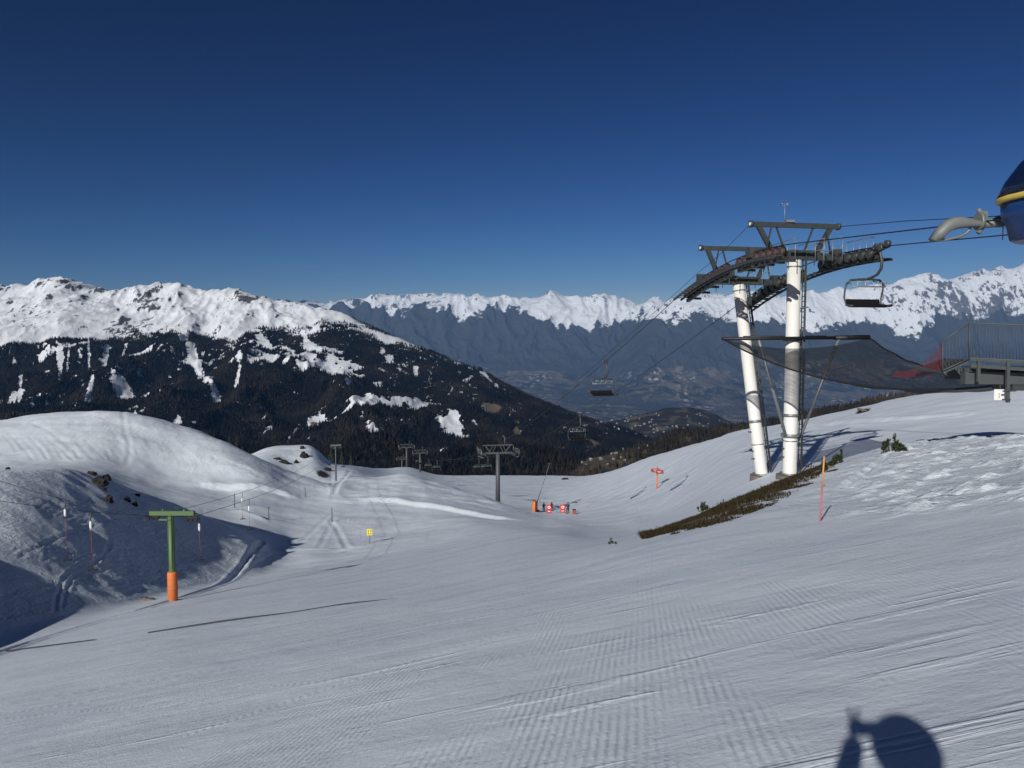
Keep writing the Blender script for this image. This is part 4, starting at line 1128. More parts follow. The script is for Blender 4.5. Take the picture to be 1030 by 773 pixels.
# rope guide arm reaching out towards the tower
def dev(u, v, y): return P(u, v, y)
ya = 26.3
mb = MB()
top = [(936, 240), (942, 230), (950, 222), (958, 218.5), (966, 218), (974, 220), (982, 222.5), (992, 224), (1000, 225)]
bot = [(940, 243.5), (948, 241), (952, 236), (958, 232), (964, 230.5), (972, 229.5), (982, 229), (992, 229), (1000, 229)]
vs = []
for k, (tt, bb) in enumerate(zip(top, bot)):
    a, b = P(*tt, ya), P(*bb, ya)
    w = S_AX.cross(Vector((0, 0, 1))) * 0 + Vector((0, .18 + .07 * math.sin(k / 8 * math.pi), 0))
    m = (a + b) / 2
    vs += [a, a.lerp(m, .3) + w, b.lerp(m, .3) + w, b, b.lerp(m, .3) - w, a.lerp(m, .3) - w]
fs = [(k * 6 + i, k * 6 + (i + 1) % 6, (k + 1) * 6 + (i + 1) % 6, (k + 1) * 6 + i) for k in range(8) for i in range(6)] + [tuple(range(6))[::-1], tuple(48 + i for i in range(6))]
mb.add(vs, fs, 0, True)
arm = mb.build('rope_guide_arm', M['grey_cast'], stn)
mb = MB(); mb.tube([P(940, 242, ya), P(952, 241.5, ya), P(966, 238, ya), P(972, 235, ya), P(975.5, 231, ya), P(976, 228, ya)], .05, 8)
o = mb.build('guide_tube', M['steel'], arm, ORIG[stn.name])
mb = MB(); mb.tube([P(984, 226, ya), P(1012, 223, ya - .3)], .16, 10)
mb.tube([P(984, 210, ya), P(987, 215, ya), P(988, 221, ya), P(991, 226, ya)], .07, 8); mb.tube([P(991, 222, ya), P(988, 229, ya), P(984, 235, ya)], .08, 8); mb.disc(P(985, 223, ya), (1, 0, 0), .30, .12, 14)
mb.disc(P(1005, 223, ya), (1, 0, 0), .2, .15, 12); mb.box(P(988, 219, ya), (.25, .2, .4))
mb.build('arm_bracket', M['grey_cast'], stn)

# ------------------------------------------------------------------ metal walkway on the right
YW = 26.5
wk = thing('metal_walkway', on(P(1040, 380, YW).x, YW), 'grey metal walkway with barred railing and a sloping end, right edge of the slope', 'walkway', world=True)
zf = lambda u: P(u, 361 + (u - 975) * .10, YW)
fx = lambda u, v, dy=0.0: P(u, v, YW) + Vector((0, dy, 0))
deck = MB()
deck.beam(fx(975, 361.5), fx(1260, 378), .12, .10); deck.beam(fx(976, 368), fx(1260, 388), .10, .12)
deck.box((fx(1120, 371) + Vector((0, .95, .0))), (8.2, 1.9, .06))
deck.beam(fx(977, 381, .5), fx(1260, 384, .5), .3, .42); deck.beam(fx(978, 378, 1.6), fx(1260, 384, 1.6), .2, .4)
deck.build('deck', M['walk'], wk)
for u in (983, 1012.5, 1075, 1140): MB().beam(fx(u, 363, -.06), fx(u, 384 if u != 1012.5 else 405, -.06), .10, .10, (0, 1, 0)).build('bracket_post', M['walk'], wk)
mb = MB(); mb.box(fx(1060, 389) + Vector((0, 1.0, 0)), (2.3, 1.2, .35)); mb.beam(fx(1007, 393.5, -.1), fx(1020, 393, -.1), .05, .05); mb.beam(fx(1006, 402, -.12), fx(1014, 402, -.12), .05, .05)
mb.build('underframe', M['dark_steel'], wk)
mb = MB()
def railing(mb, ua, ub, ta, tb, ba, bb, n, dy):
    mb.tube([fx(ua, ta, dy), fx(ub, tb, dy)], .024, 8); mb.tube([fx(ua, ba, dy), fx(ub, bb, dy)], .022, 8)
    for i in range(n + 1):
        t = i / n; u = ua + (ub - ua) * t; mb.tube([fx(u, ta + (tb - ta) * t, dy), fx(u, ba + (bb - ba) * t, dy)], .011 if 0 < i < n else .026, 5)
railing(mb, 975, 1260, 325, 337, 360, 376, 84, 0)
mb.build('railing', M['walk'], wk)
mb = MB(); railing(mb, 948, 975, 343, 325.5, 373, 360.5, 8, -.02); mb.build('ramp_railing', M['walk'], wk)
mb = MB(); a, b = fx(949, 374), fx(976, 362)
mb.beam(a + Vector((0, .1, -.02)), b + Vector((0, .1, -.02)), .08, .14); mb.beam(a + Vector((0, 1.0, -.02)), b + Vector((0, 1.0, -.02)), 1.6, .05); mb.tube([a, a + Vector((.12, 0, -.12))], .04, 6)
mb.build('ramp', M['walk'], wk)
for s in (2.6, 5.5): q = fx(1060 + s * 25, 380, .9); MB().tube([(q.x, q.y, plane(q.x, q.y) - .6), (q.x, q.y, q.z)], .12, 10).build('support_post', M['walk'], wk)
# white board under it
bd = thing('sign_board', fx(1012, 406, .25), 'small white board with rounded corners hanging under the metal walkway', 'sign', world=True)
mb = MB(); mb.box(fx(1011.5, 397.8, .22), (.53, .04, .38), None, 0, .018); mb.build('board', M['sign_white'], bd)
mb = MB(); mb.beam(fx(1011.5, 388, .30), fx(1011.5, 400, .30), .05, .04, (0, 1, 0)); mb.build('bracket', M['dark_steel'], bd)
mb = MB(); q = fx(1008.7, 398.3, .195); mb.beam(q + Vector((0, 0, .07)), q + Vector((0, 0, -.07)), .02, .006, (0, 1, 0)); mb.beam(q + Vector((-.03, 0, .04)), q + Vector((0, 0, .07)), .018, .006, (0, 1, 0)); mb.beam(q + Vector((-.03, 0, -.07)), q + Vector((.03, 0, -.07)), .006, .018)
mb.build('number', M['orange_pole'], bd)

# ------------------------------------------------------------------ drag lift on the left
gb = hit(174, 604)
print('green base', gb, 'plane there', plane(gb.x, gb.y))
def tbar_tower(pad=True):
    t = thing('drag_lift_tower', (0, 0, 0), 'x', 'lift tower', 'drag lift towers')
    H = 5.35
    mb = MB(); mb.tube([(0, 0, -1), (0, 0, H)], [.215, .18], 14); mb.build('post', M['tbar_green'], t)
    mb = MB(); mb.beam((-1.35, 0, H + .02), (1.55, 0, H + .12), .22, .26); mb.tube([(-.5, 0, H + .14), (-.5, 0, H + .3)], .06, 6); mb.box((.9, 0, H + .26), (.12, .1, .12)); mb.beam((-.9, 0, H - .36), (.0, 0, H - .36), .08, .1)
    mb.build('crossarm', M['tbar_green'], t)
    mb = MB(); n_ = 14
    for i in range(n_): mb.tube([(-.12, -.17, 2.1 + i * .22), (.12, -.17, 2.1 + i * .22)], .012, 5)
    for k_ in (-.12, .12): mb.tube([(k_, -.17, 2.0), (k_, -.17, H - .1)], .014, 5)
    mb.build('ladder', M['tbar_green'], t)
    for x in (-1.2, 1.35):
        mb = MB(); mb.beam((x - .42, 0, H - .20), (x + .42, 0, H - .14), .1, .14)
        for k in (-.3, 0, .3): mb.disc((x + k, 0, H - .30), (.2, 1, 0), .13, .12, 12)
        mb.build('sheave_train', M['black'], t)
    if pad:
        mb = MB(); mb.tube([(0, 0, -.05), (0, 0, .08), (0, 0, 1.68), (0, 0, 1.80)], [.16, .29, .30, .25], 20); mb.build('padding', M['orange'], t)
        mb = MB(); mb.disc((0, 0, .7), (0, 0, 1), .302, .03, 20); mb.disc((0, 0, 1.35), (0, 0, 1), .304, .03, 20); mb.build('strap', M['pink'], t)
    return t
gt = tbar_tower(); gt.location = gb; gt.rotation_euler = (0, 0, R(-8)); GS = 91 / F * gb.y / 5.45; gt.scale = (GS,) * 3; gt['label'] = 'green drag lift tower with orange padding round its foot'
gq = hit(338, 484); g2 = tbar_tower(False); g2.location = gq; g2.rotation_euler = (0, 0, R(-8)); g2['label'] = 'thin grey drag lift tower at the far end of the snow dune'; g2['group'] = 'drag lift towers'
for c_ in g2.children:
    for i_ in range(len(c_.data.materials)):
        if c_.data.materials[i_] is M['tbar_green']: c_.data.materials[i_] = M['walk']
sc = 37 * gq.y / F / 5.5; g2.scale = (.72, .72, sc); print('far drag tower', gq, sc)
HT = 5.35
def arm_end(b, x, k=1.0, kz=1.0): return b + Vector((x * k, 0, (HT - .17) * kz))
drag_pts = {}
for nm, x, left, lab in (('a', -1.2, (-40, 470, 34), 'thin drag lift rope over the left end of the green cross arm'), ('b', 1.35, (-60, 494, 31), 'thin drag lift rope over the right end of the green cross arm')):
    a, b, c = P(*left), arm_end(gb, x, GS, GS), arm_end(gq, x, .72, sc)
    pts = [a.lerp(b, i / 8) - Vector((0, 0, .25 * 4 * (i / 8) * (1 - i / 8))) for i in range(8)] + [b.lerp(c, i / 14) - Vector((0, 0, 1.3 * 4 * (i / 14) * (1 - i / 14))) for i in range(15)]
    drag_pts[nm] = pts; rope('drag_rope', pts, .013, lab)
def hanger(top, L, label):
    t = thing('drag_hanger', top, label, 'drag lift bar', 'hanging drag lift bars', world=True)
    mb = MB(); mb.tube([top, top + Vector((.03, 0, -.2)), top + Vector((0, 0, -.45))], .02, 6); mb.build('hook', M['dark_steel'], t)
    mb = MB(); mb.tube([top + Vector((0, 0, -.42)), top + Vector((0, 0, -.5)), top + Vector((0, 0, -.70)), top + Vector((0, 0, -.8))], [.03, .055, .055, .03], 10); mb.build('spring_box', M['sign_white'], t)
    mb = MB(); mb.tube([top + Vector((0, 0, -.78)), top + Vector((.03, 0, -L))], .008, 6); mb.build('cord', M['dull_red'], t)
    mb = MB(); e = top + Vector((.03, 0, -L)); mb.tube([e + Vector((-.2, 0, -.05)), e + Vector((.2, 0, -.02))], .032, 8); mb.tube([e + Vector((0, 0, .15)), e + Vector((0, 0, -.05))], .035, 6); mb.build('handle', M['black'], t)
def along(pts, u):
    best = None
    for a, b in zip(pts[:-1], pts[1:]):
        for k in range(20):
            q = a.lerp(b, k / 20); kk = CP * q.y - SP * q.z; uu = CU + F * q.x / kk
            if best is None or abs(uu - u) < best[0]: best = (abs(uu - u), q)
    return best[1]
hanger(along(drag_pts['a'], 65), 2.8, 'drag lift bar with white spring box over the shaded bank, left of the rocks')
hanger(along(drag_pts['b'], 91), 2.6, 'short drag lift bar over the shaded bank below the rocks')
hanger(along(drag_pts['b'], 200.5) , 2.2, 'drag lift bar hanging from the right end of the green cross arm')
hanger(along(drag_pts['a'], 243), 2.0, 'drag lift bar over the track beyond the dark shadow, left of a pair')
hanger(along(drag_pts['b'], 250.5), 2.0, 'drag lift bar over the track beyond the dark shadow, right of a pair')

# ------------------------------------------------------------------ poles and signs
def pole(u, v, vt, r, mat, label, lean=0.0, group='thin marker poles along the track', mats=None):
    b = hit(u, v); h = (v - vt) / F * b.y
    t = thing('marker_pole', b, label, 'pole', group, world=True)
    top = b + Vector((lean * h, 0, h))
    if mats:
        m_ = b.lerp(top, .52); MB().tube([b - Vector((0, 0, .3)), m_], r, 8).build('lower_half', mats[0], t); MB().tube([m_, top], r * .98, 8).build('upper_half', mats[1], t)
    else:
        MB().tube([b - Vector((0, 0, .3)), top], [r * 1.1, r], 8).build('shaft', mat, t); MB().disc(top, (0, 0, 1), r * 1.3, .08, 8).build('cap', M['ink'], t)
    return b
print('pole', pole(824.5, 525, 458, .017, None, 'tall thin red and orange pole stuck in the right snow mound', .045, None, (M['pink'], M['orange_pole'])))
pole(236, 511, 497, .05, M['ink'], 'dark thin marker pole beside the hanging drag lift bars, leftmost of three')
pole(270.5, 523, 510, .05, M['ink'], 'dark thin marker pole by the bend where the dark shadow ends')
pole(334, 525, 511, .05, M['ink'], 'dark thin marker pole left of the yellow sign')
pole(307, 500, 491, .05, M['ink'], 'short dark marker pole at the foot of the snow dune')
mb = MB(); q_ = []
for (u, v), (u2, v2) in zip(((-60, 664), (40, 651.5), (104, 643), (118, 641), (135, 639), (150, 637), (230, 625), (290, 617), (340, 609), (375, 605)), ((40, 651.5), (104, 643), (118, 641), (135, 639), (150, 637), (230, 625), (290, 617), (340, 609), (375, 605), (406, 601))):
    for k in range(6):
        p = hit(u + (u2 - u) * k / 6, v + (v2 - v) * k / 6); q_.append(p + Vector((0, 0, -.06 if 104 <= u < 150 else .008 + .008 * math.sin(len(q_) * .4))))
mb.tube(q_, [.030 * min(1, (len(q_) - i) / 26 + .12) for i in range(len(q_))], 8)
o = mb.build('cable', M['shadow_line'], None, q_[0]); tag(o, 'dark tube standing in for a long shadow on the snow below the orange padding', 'cable')  # no real cable: dark tube added in place of a long shadow
# yellow sign
b = hit(372, 547); t = thing('yellow_sign', b, 'small yellow sign board on a thin post in the middle of the piste', 'sign', world=True); k = b.y / F
MB().tube([b - Vector((0, 0, .3)), b + Vector((0, 0, 10 * k))], .03, 8).build('post', M['ink'], t)
c = b + Vector((0, -.05, 12 * k)); MB().box(c, (5.6 * k, .05, 6.4 * k), None, 0, .02).build('board', M['yellow'], t)
mb = MB()
for dx in (-1.2, 1.2):
    for dz in (-1.3, 1.3): mb.box(c + Vector((dx * k, -.035, dz * k)), (1.0 * k, .012, 1.3 * k))
mb.build('symbol', M['ink'], t)
# red direction sign on the far slope
b = hit(661, 492); k = b.y / F; print('red sign', b)
t = thing('direction_sign', b, 'red direction sign with two boards on an orange post, on the far slope', 'sign', world=True)
MB().tube([b - Vector((0, 0, .3)), b + Vector((0, 0, 14 * k))], .85 * k, 10).build('post', M['orange'], t)
MB().tube([b + Vector((0, 0, 14 * k)), b + Vector((0, 0, 23 * k))], .5 * k, 10).build('upper_post', M['pink'], t)
for dx, dz, w, lab in ((-1.8, 19, 8.4, 0), (1.9, 17.6, 7.4, 1)):
    mb = MB(); c = b + Vector((dx * k, -.12 - lab * .05, dz * k)); sg = -1 if lab == 0 else 1
    hw, hh = w * k / 2, 2.0 * k
    o = [(-hw, -hh), (hw, -hh), (hw + .8 * k * (sg > 0), 0), (hw, hh), (-hw, hh), (-hw - .8 * k * (sg < 0), 0)]
    vs = [c + Vector((x, y, z)) for y in (-.03, .03) for x, z in o]
    mb.add(vs, [(0, 1, 2, 3, 4, 5), (11, 10, 9, 8, 7, 6)] + [(i, 6 + i, 6 + (i + 1) % 6, (i + 1) % 6) for i in range(6)])
    bo = mb.build('board', M['dull_red'], t)
    mb = MB()
    for i, ww in enumerate((3.4, 2.2)): mb.box(c + Vector((-.6 * k + i * .4 * k, -.045, (.6 - 1.2 * i) * k)), (ww * k, .02, .35 * k))
    mb.build('lettering', M['sign_white'], bo, ORIG[t.name])

# snow lance with orange padding, warning boards, skiers by the junction
b = hit(538, 515); k = b.y / F; print('lance', b)
t = thing('snow_lance', b, 'slanting grey snow making lance rising from an orange padded stand', 'snow lance', world=True)
mb = MB(); mb.tube([b + Vector((0, 0, -.3)), b + Vector((0, 0, .1)), b + Vector((0, 0, 10.2 * k)), b + Vector((0, 0, 11 * k))], [2.2 * k, 2.8 * k, 2.8 * k, 2.0 * k], 16); mb.build('padding', M['orange'], t)
a = b + Vector((2 * k, 0, 9 * k)); e = b + Vector((15 * k, .5, 49 * k))
MB().tube([a, a.lerp(e, .5), e], [.07, .055, .035], 8).build('lance', M['steel'], t)
MB().tube([e - Vector((.5, 0, .1)), e + Vector((.35, 0, .1))], .06, 6).build('nozzle', M['dark_steel'], t)
mb = MB(); mb.beam(b + Vector((2.6 * k, -.3, 1.5 * k)), b + Vector((7 * k, -.5, -.8 * k)), .5, .35); mb.build('hose_box', M['ink'], t)
def warn(u, v, vt, w, lab, disc=True):
    b = hit(u, v); k = b.y / F; h = (v - vt) * k; t = thing('warning_board', b, lab, 'sign', 'red boards at the piste junction', world=True)
    mb = MB()
    for x in (-1, 1): mb.tube([b + Vector((x * w * k * .4, .04, -.3)), b + Vector((x * w * k * .4, .04, h * .5))], .03, 6)
    mb.build('stand', M['ink'], t)
    c = b + Vector((0, 0, h * .54)); MB().box(c, (w * k, .06, h * .9), None, 0, .03).build('board', M['red'], t)
    mb = MB(); c2 = c + Vector((0, -.045, h * .16)); r = w * k * .30
    if disc: mb.disc(c2, (0, 1, 0), r, .02, 20, 0); mb.disc(c2 - Vector((0, .014, 0)), (0, 1, 0), r * .55, .012, 16, 1)
    mb.box(c + Vector((0, -.04, -h * .27)), (w * k * .55, .012, h * .06), None, 0)
    mb.build('symbol', [M['sign_white'], M['red']], t)
warn(552.2, 517, 507.5, 4.8, 'red board with white ring at the junction, left of the two')
warn(566, 516.5, 507.5, 4.8, 'red board with white ring at the junction, right of the two')
b = hit(577.6, 517.6); k = b.y / F
t = thing('red_box', b, 'small dark red box on the snow, rightmost of the group at the junction', 'box', world=True)
MB().box(b + Vector((0, 0, 2.3 * k)), (3.2 * k, .5, 4.8 * k), None, 0, .05).build('body', M['dull_red'], t)
MB().box(b + Vector((0, 0, 4.95 * k)), (3.6 * k, .6, .5 * k), None, 0, .02).build('lid', M['ink'], t)
# low things lying on the flat snow edge behind
def rock(u, v, su, sv, label, mat='rock', group=None, seed=0, cat='rock', lift=.08, dmin=1.5, depth=None):
    p = hit(u, v, dmin); k = p.y / F; rx, rz = su * k / 2, sv * k / 2; ry = depth or (rx + rz) * .5
    bm = bmesh.new(); bmesh.ops.create_icosphere(bm, subdivisions=3, radius=1)
    for vv in bm.verts:
        n = mnoise.fractal(vv.co * 1.3 + Vector((seed * 7.1, seed, 3)), 1, 2, 4) * .35 + mnoise.cell(vv.co * 2.2 + Vector((seed, 0, 0))) * .16
        c = vv.co * (1 + n); vv.co = Vector((c.x * rx, c.y * ry, c.z * rz))
    me = bpy.data.meshes.new('rock'); bm.to_mesh(me); bm.free(); me.materials.append(M[mat])
    o = bpy.data.objects.new('rock', me); COL.objects.link(o); o.location = p + Vector((0, 0, rz * lift)); o.rotation_euler = (0, random.uniform(-.2, .2), 0)
    return tag(o, label, cat, group)
rock(568, 482.5, 7, 3, 'flat dark rock lying at the edge of the far snow field', seed=3)
for i, (u, v, a, b_, lab, dm) in enumerate(((99, 487, 17, 11, 'largest dark rock on the crest of the shaded snow bank', 40), (92, 477.5, 9, 6, 'pointed rock at the upper left of the large dark rock', 40), (107, 482, 8, 8, 'round rock touching the right side of the large dark rock', 40), (105, 493.5, 4, 6, 'narrow rock just below the large dark rock', 40),
                                      (109.5, 504.5, 8, 12, 'upright dark rock lower on the shaded bank', 40), (128.5, 504, 5, 9, 'slim dark rock on the shaded bank, left of a slanting pair', 40), (135.5, 508.5, 6, 7, 'slim dark rock on the shaded bank, right of a slanting pair', 40), (138, 499, 6, 4, 'small flat rock near the crest end of the shaded bank', 40),
                                      (8, 472.5, 4, 5, 'tiny dark rock alone on the bank crest at the left edge', 40))):
    rock(u, v, a, b_, lab, seed=i + 10, dmin=dm, group='dark rocks on the shaded bank')
for i, (u, v, a, b_, lab) in enumerate(((306, 460, 8, 10, 'big dark rock on the small snow knoll'), (304, 451.5, 5, 5, 'dark rock topping the big rock on the knoll'), (298, 466, 4, 6, 'narrow rock left of the big rock on the knoll'), (286, 466, 11, 5, 'dark ledge of rock in the gap between dune and knoll'), (278, 462, 8, 3, 'low rock ledge where the dune meets the knoll'), (328, 473, 11, 4, 'dark rock slab beside the far grey drag lift tower'), (345, 470, 4, 2, 'small rock right of the far grey drag lift tower'))):
    rock(u, v, a, b_, lab, seed=i + 30, dmin=130, group='rocks on the small knoll')
rock(835, 471, 12, 4.5, 'flat brown stone half sunk in the mound beside the red and orange pole', 'slab', seed=41)
rock(828.8, 489, 3, 2.4, 'small brown stone below the flat brown stone on the mound', 'slab', seed=42)
rock(148, 604, 14, 6, 'brown earth clod beside the foot of the green tower', 'slab', seed=43, lift=-.1)
rock(869, 413.5, 13, 3, 'long brown stone near the crest of the far right slope', 'slab', seed=44, dmin=45)
rock(892, 391.5, 8, 1.5, 'thin dark stone high on the far right slope', 'slab', seed=45, dmin=45)
# ------------------------------------------------------------------ low pines
def needles(mb, c, ax, L, r, n, mi):
    """bottle-brush shoot of flat needle blades"""
    ax = ax.normalized(); o1 = ax.orthogonal().normalized(); o2 = ax.cross(o1)
    for i in range(n):
        t = random.random()**.8; a = random.uniform(0, 6.28); out = (o1 * math.cos(a) + o2 * math.sin(a))
        b = c + ax * L * t; tip = b + (out * .8 + ax * .75) * r * random.uniform(.6, 1.1) * (1.1 - .55 * t); sd = out.cross(ax) * r * .11
        mb.add([b - sd, b + sd, tip], [(0, 1, 2)], mi)
def pine(u, v, w_px, h_px, label, dmin=1.5, group='low mountain pines', n=9, dens=150, dark=False):
    p = hit(u, v, dmin); k = p.y / F; w, h = w_px * k, h_px * k
    t = thing('dwarf_pine', p, label, 'pine', group)
    mb = MB(); mt = MB()
    for i in range(n):
        x = random.uniform(-.5, .5) * w; y = random.uniform(-.4, .4) * w; hh = h * (random.uniform(.32, .66) if i else 1.0) * (1.05 - .9 * abs(x) / w)
        if i == 0: x = .1 * w; y = 0
        lean = Vector((x / w * .5, y / w * .4, 1))
        base = Vector((x * .55, y * .55, -.06)); top = Vector((x, y, 0)) + lean * hh * .55
        mt.tube([base, (base + top) / 2 + Vector((random.uniform(-.03, .03), 0, 0)), top + lean * hh * .2], [.035 * h + .006, .025 * h + .004, .006], 6)
        needles(mb, Vector((x * .8, y * .8, .0)), lean, hh * .96, .13 * h + .03, dens, 0)
        for j in range(5):
            q = Vector((x * .85, y * .85, hh * random.uniform(.2, .8))); d = Vector((random.uniform(-1, 1), random.uniform(-1, 1), .9))
            needles(mb, q, d, hh * .30, .10 * h + .02, dens // 3, 0)
    mt.build('trunk', M['bark'], t); mb.build('crown', M['needle_dark' if dark else 'needle'], t)
    return t
print('pine', pine(845, 466, 11, 20, 'slim low pine at the upper end of the brown strip', n=6).location)
pine(837, 469, 9, 12, 'bushy low pine left of the slim one on the brown strip')
pine(829, 474, 8, 15, 'low pine right behind the red and orange pole')
pine(897, 454, 26, 21, 'broad low pine on the crest of the right mound', n=14)
pine(707, 514, 12, 14, 'low pine at the lower middle of the brown strip', n=10)
pine(727, 508, 6, 6, 'tiny pine sprig on the brown strip under the left leg', n=5)
pine(815, 470, 10, 5, 'flat creeping pine on the upper part of the brown strip', n=7)
pine(614, 547.5, 5, 7, 'small green sprig poking out of the snow, taller of two', n=5, dens=60)
pine(618.5, 547.5, 4, 4, 'small green sprig poking out of the snow, shorter of two', n=4, dens=60)
# trees on the dune crest and behind it
def fir(p, h, label, group):
    t = thing('fir_tree', p, label, 'tree', group); mb = MB()
    for k in range(9):
        z = h * (.10 + .84 * k / 9); r = h * .24 * (1 - k / 9.6); m = 11
        for j in range(m):
            a = 2 * math.pi * j / m + random.uniform(-.2, .2); rr = r * random.uniform(.65, 1.15); d = Vector((math.cos(a), math.sin(a), 0)); sd = Vector((-d.y, d.x, 0)) * rr * .33
            b = Vector((0, 0, z + h * .07)); tip = d * rr + Vector((0, 0, z - h * random.uniform(.0, .06))); mid = d * rr * .6 + Vector((0, 0, z + h * .035))
            mb.add([b, mid - sd, tip, mid + sd], [(0, 1, 2, 3)])
    MB().tube([(0, 0, -.4), (0, 0, h * .93)], [h * .03, h * .004], 7).build('trunk', M['bark'], t)
    mb.add([Vector((-.01, 0, h * .9)), Vector((.02, 0, h * .9)), Vector((0, 0, h))], [(0, 1, 2)])
    mb.build('crown', M['needle_dark'], t); return t
for u, v, hp, lab in ((52, 414.5, 5, 'small dark tree on the dune crest, taller of two'), (70, 413.5, 4, 'small dark tree on the dune crest, shorter of two'), (43, 415, 2.6, 'tiny dark bush on the dune crest at the far left')):
    p = hit(u, v + 1.2, 90); fir(p, (hp + 1.2) * p.y / F, lab, 'little trees on the dune crest')
def ridge_pt(u, d): 
    x = float(bil(XM, UR, DR, np.array([float(u)]), np.array([float(d)]))[0]); z = float(bil(ZM, UR, DR, np.array([float(u)]), np.array([float(d)]))[0]); return Vector((x, d, z))
for u, v, d, hp, lab in ((231, 452, 215, 15, 'dark fir rising behind the right shoulder of the dune, leftmost'), (238, 457, 220, 17, 'dark fir behind the dune shoulder, tallest of the three'), (244, 461, 225, 13, 'dark fir behind the dune shoulder, rightmost'), (333, 474, 260, 26, 'olive green fir behind the knoll, left of the far grey drag lift tower'), (344, 474, 270, 22, 'olive green fir close to the right of the far grey drag lift tower'), (353, 474, 280, 17, 'smaller fir right of the far grey drag lift tower')):
    p = P(u, v, d); fir(p - Vector((0, 0, 1.0)), hp * d / F + 1.0, lab, 'firs behind the dune')

# ------------------------------------------------------------------ brown heath on the strip of bare ground
r = np.random.default_rng(23); mb_v, mb_t, tone = [], [], []
cand = 0
while cand < 30000:
    j = r.uniform(648, 842); cd = np.interp(j, cr_u, [19.5, 20.2, 22.6, 24, 27, 30, 32, 33, 33.5]); wi = np.interp(j, cr_u, [.0, 1.4, 4.6, 6.2, 8.8, 9.2, 7.4, 3.0, 0])
    q_ = r.uniform(-1.1, .35); d = cd + q_ * wi; cand += 1
    x, y = (j - CU) / F * d, d
    nn = perlin(np.array([x * .7]), np.array([y * .5]), 77)[0] + .6 * perlin(np.array([x * 2.3]), np.array([y * 2.0]), 76)[0]
    if nn < -.62 + 1.0 * max(0.0, -q_ - .6): continue
    z = ground(x, y); h = r.uniform(.03, .085) * (1 + max(0, nn) * 1.3); a = r.uniform(0, 6.28); w = h * .20
    n0 = len(mb_v); dx, dy = math.cos(a), math.sin(a); lx, ly = r.normal(0, .6, 2) * h
    mb_v += [(x - dx * w, y - dy * w, z - .02), (x + dx * w, y + dy * w, z - .02), (x + lx, y + ly, z + h)]; mb_t.append((n0, n0 + 1, n0 + 2)); tone += [r.uniform(0, 1)] * 3
M['heath'] = conifer_mat('brown_heath', (.012, .012, .006, 1), (.060, .042, .021, 1))
tag(tri_object('dry_grass', mb_v, mb_t, M['heath'], {'tone': tone}), 'low brown heath and dry grass along the bare crest below the white tower', 'heath', kind='stuff')

# ------------------------------------------------------------------ chalets on the slopes beyond
def surf_pt(tab, u, d):
    X, Y, Z, U_, D_ = tab; q = (np.array([float(u)]), np.array([float(d)])); return Vector((float(bil(X, U_, D_, *q)[0]), d, float(bil(Z, U_, D_, *q)[0])))
def find_d(tab, u, v, d0, d1):
    best = (1e9, d0)
    for d in np.linspace(d0, d1, 160):
        p = surf_pt(tab, u, d); vv = CV - F * (p.z * CP + p.y * SP) / (CP * p.y - SP * p.z)
        if vv < v: return d
        if abs(vv - v) < best[0]: best = (abs(vv - v), d)
    return best[1]
RID = (XM, YM, ZM, UR, DR); HIL = (XH, YH, ZH, UH, DH); DRK = (XD, YD, ZD, np.linspace(525, 835, 260), np.exp(np.linspace(math.log(3000), math.log(7500), 160)))
def house(loc, w, l, h, rz, name='chalet'):
    mb = MB(); hw, hl = w / 2, l / 2
    vs = [(-hw, -hl, -4), (hw, -hl, -4), (hw, hl, -4), (-hw, hl, -4), (-hw, -hl, h), (hw, -hl, h), (hw, hl, h), (-hw, hl, h), (0, -hl, h + w * .3), (0, hl, h + w * .3)]
    mb.add([Vector(v) for v in vs], [(0, 1, 5, 8, 4), (2, 3, 7, 9, 6), (1, 2, 6, 5), (3, 0, 4, 7)], 0)
    o = mb.build(name, [M['cladding']]); 
    mb = MB(); e = .8
    for s in (-1, 1):
        a = [Vector((0, -hl - e, h + w * .3 + .3)), Vector((0, hl + e, h + w * .3 + .3)), Vector((s * (hw + e), hl + e, h - e * .3 + .1)), Vector((s * (hw + e), -hl - e, h - e * .3 + .1))]
        b = [q + Vector((0, 0, .5)) for q in a]; mb.add(a + b, [(0, 1, 2, 3), (4, 5, 6, 7), (0, 1, 5, 4), (1, 2, 6, 5), (2, 3, 7, 6), (3, 0, 4, 7)], 0)
    mb.build('roof', M['roof_snow'], o)
    for s in (-.25, .25): MB().box((s * w, -hl - .05, h * .5), (w * .16, .1, h * .35)).build('window', M['ink'], o); MB().box((hw + .05, s * l, h * .5), (.1, l * .16, h * .35)).build('window', M['ink'], o)
    o.location = loc; o.rotation_euler = (0, 0, rz); return o
proto = None; rr = random.Random(4)
def put(tab, u, v, d0, d1, size, label, group):
    global proto
    d = find_d(tab, u, v, d0, d1); p = surf_pt(tab, u, d)
    if proto is None: proto = house((0, 0, 0), 10, 13, 6, 0); o = proto
    else: o = dup(proto, p)
    o.location = p; o.rotation_euler = (0, 0, rr.uniform(-.9, .9)); o.scale = (size * rr.uniform(.8, 1.3), size * rr.uniform(.8, 1.3), size * rr.uniform(.7, 1.1)); tag(o, label, 'house', group)
for u, v in ((567, 416), (570, 417.5), (574, 415.5), (579, 414), (580, 416), (584, 428), (586, 430), (590, 430), (593, 428), (595, 417), (597, 418), (600, 423), (605, 424.5), (604, 416), (576, 401), (584, 404), (572, 398), (588, 406), (594, 411), (613, 421), (608, 432), (582, 431), (578, 429), (601, 427)):
    put(RID, u, v, 2300, 4300, rr.uniform(.8, 1.3), 'pale far chalet on the wooded end of the mountain ridge', 'chalets at the end of the ridge')
for i in range(46):
    put(RID, rr.gauss(606, 22), rr.uniform(408, 440), 2300, 4300, rr.uniform(.5, .9), 'pale far chalet on the wooded end of the mountain ridge', 'chalets at the end of the ridge')
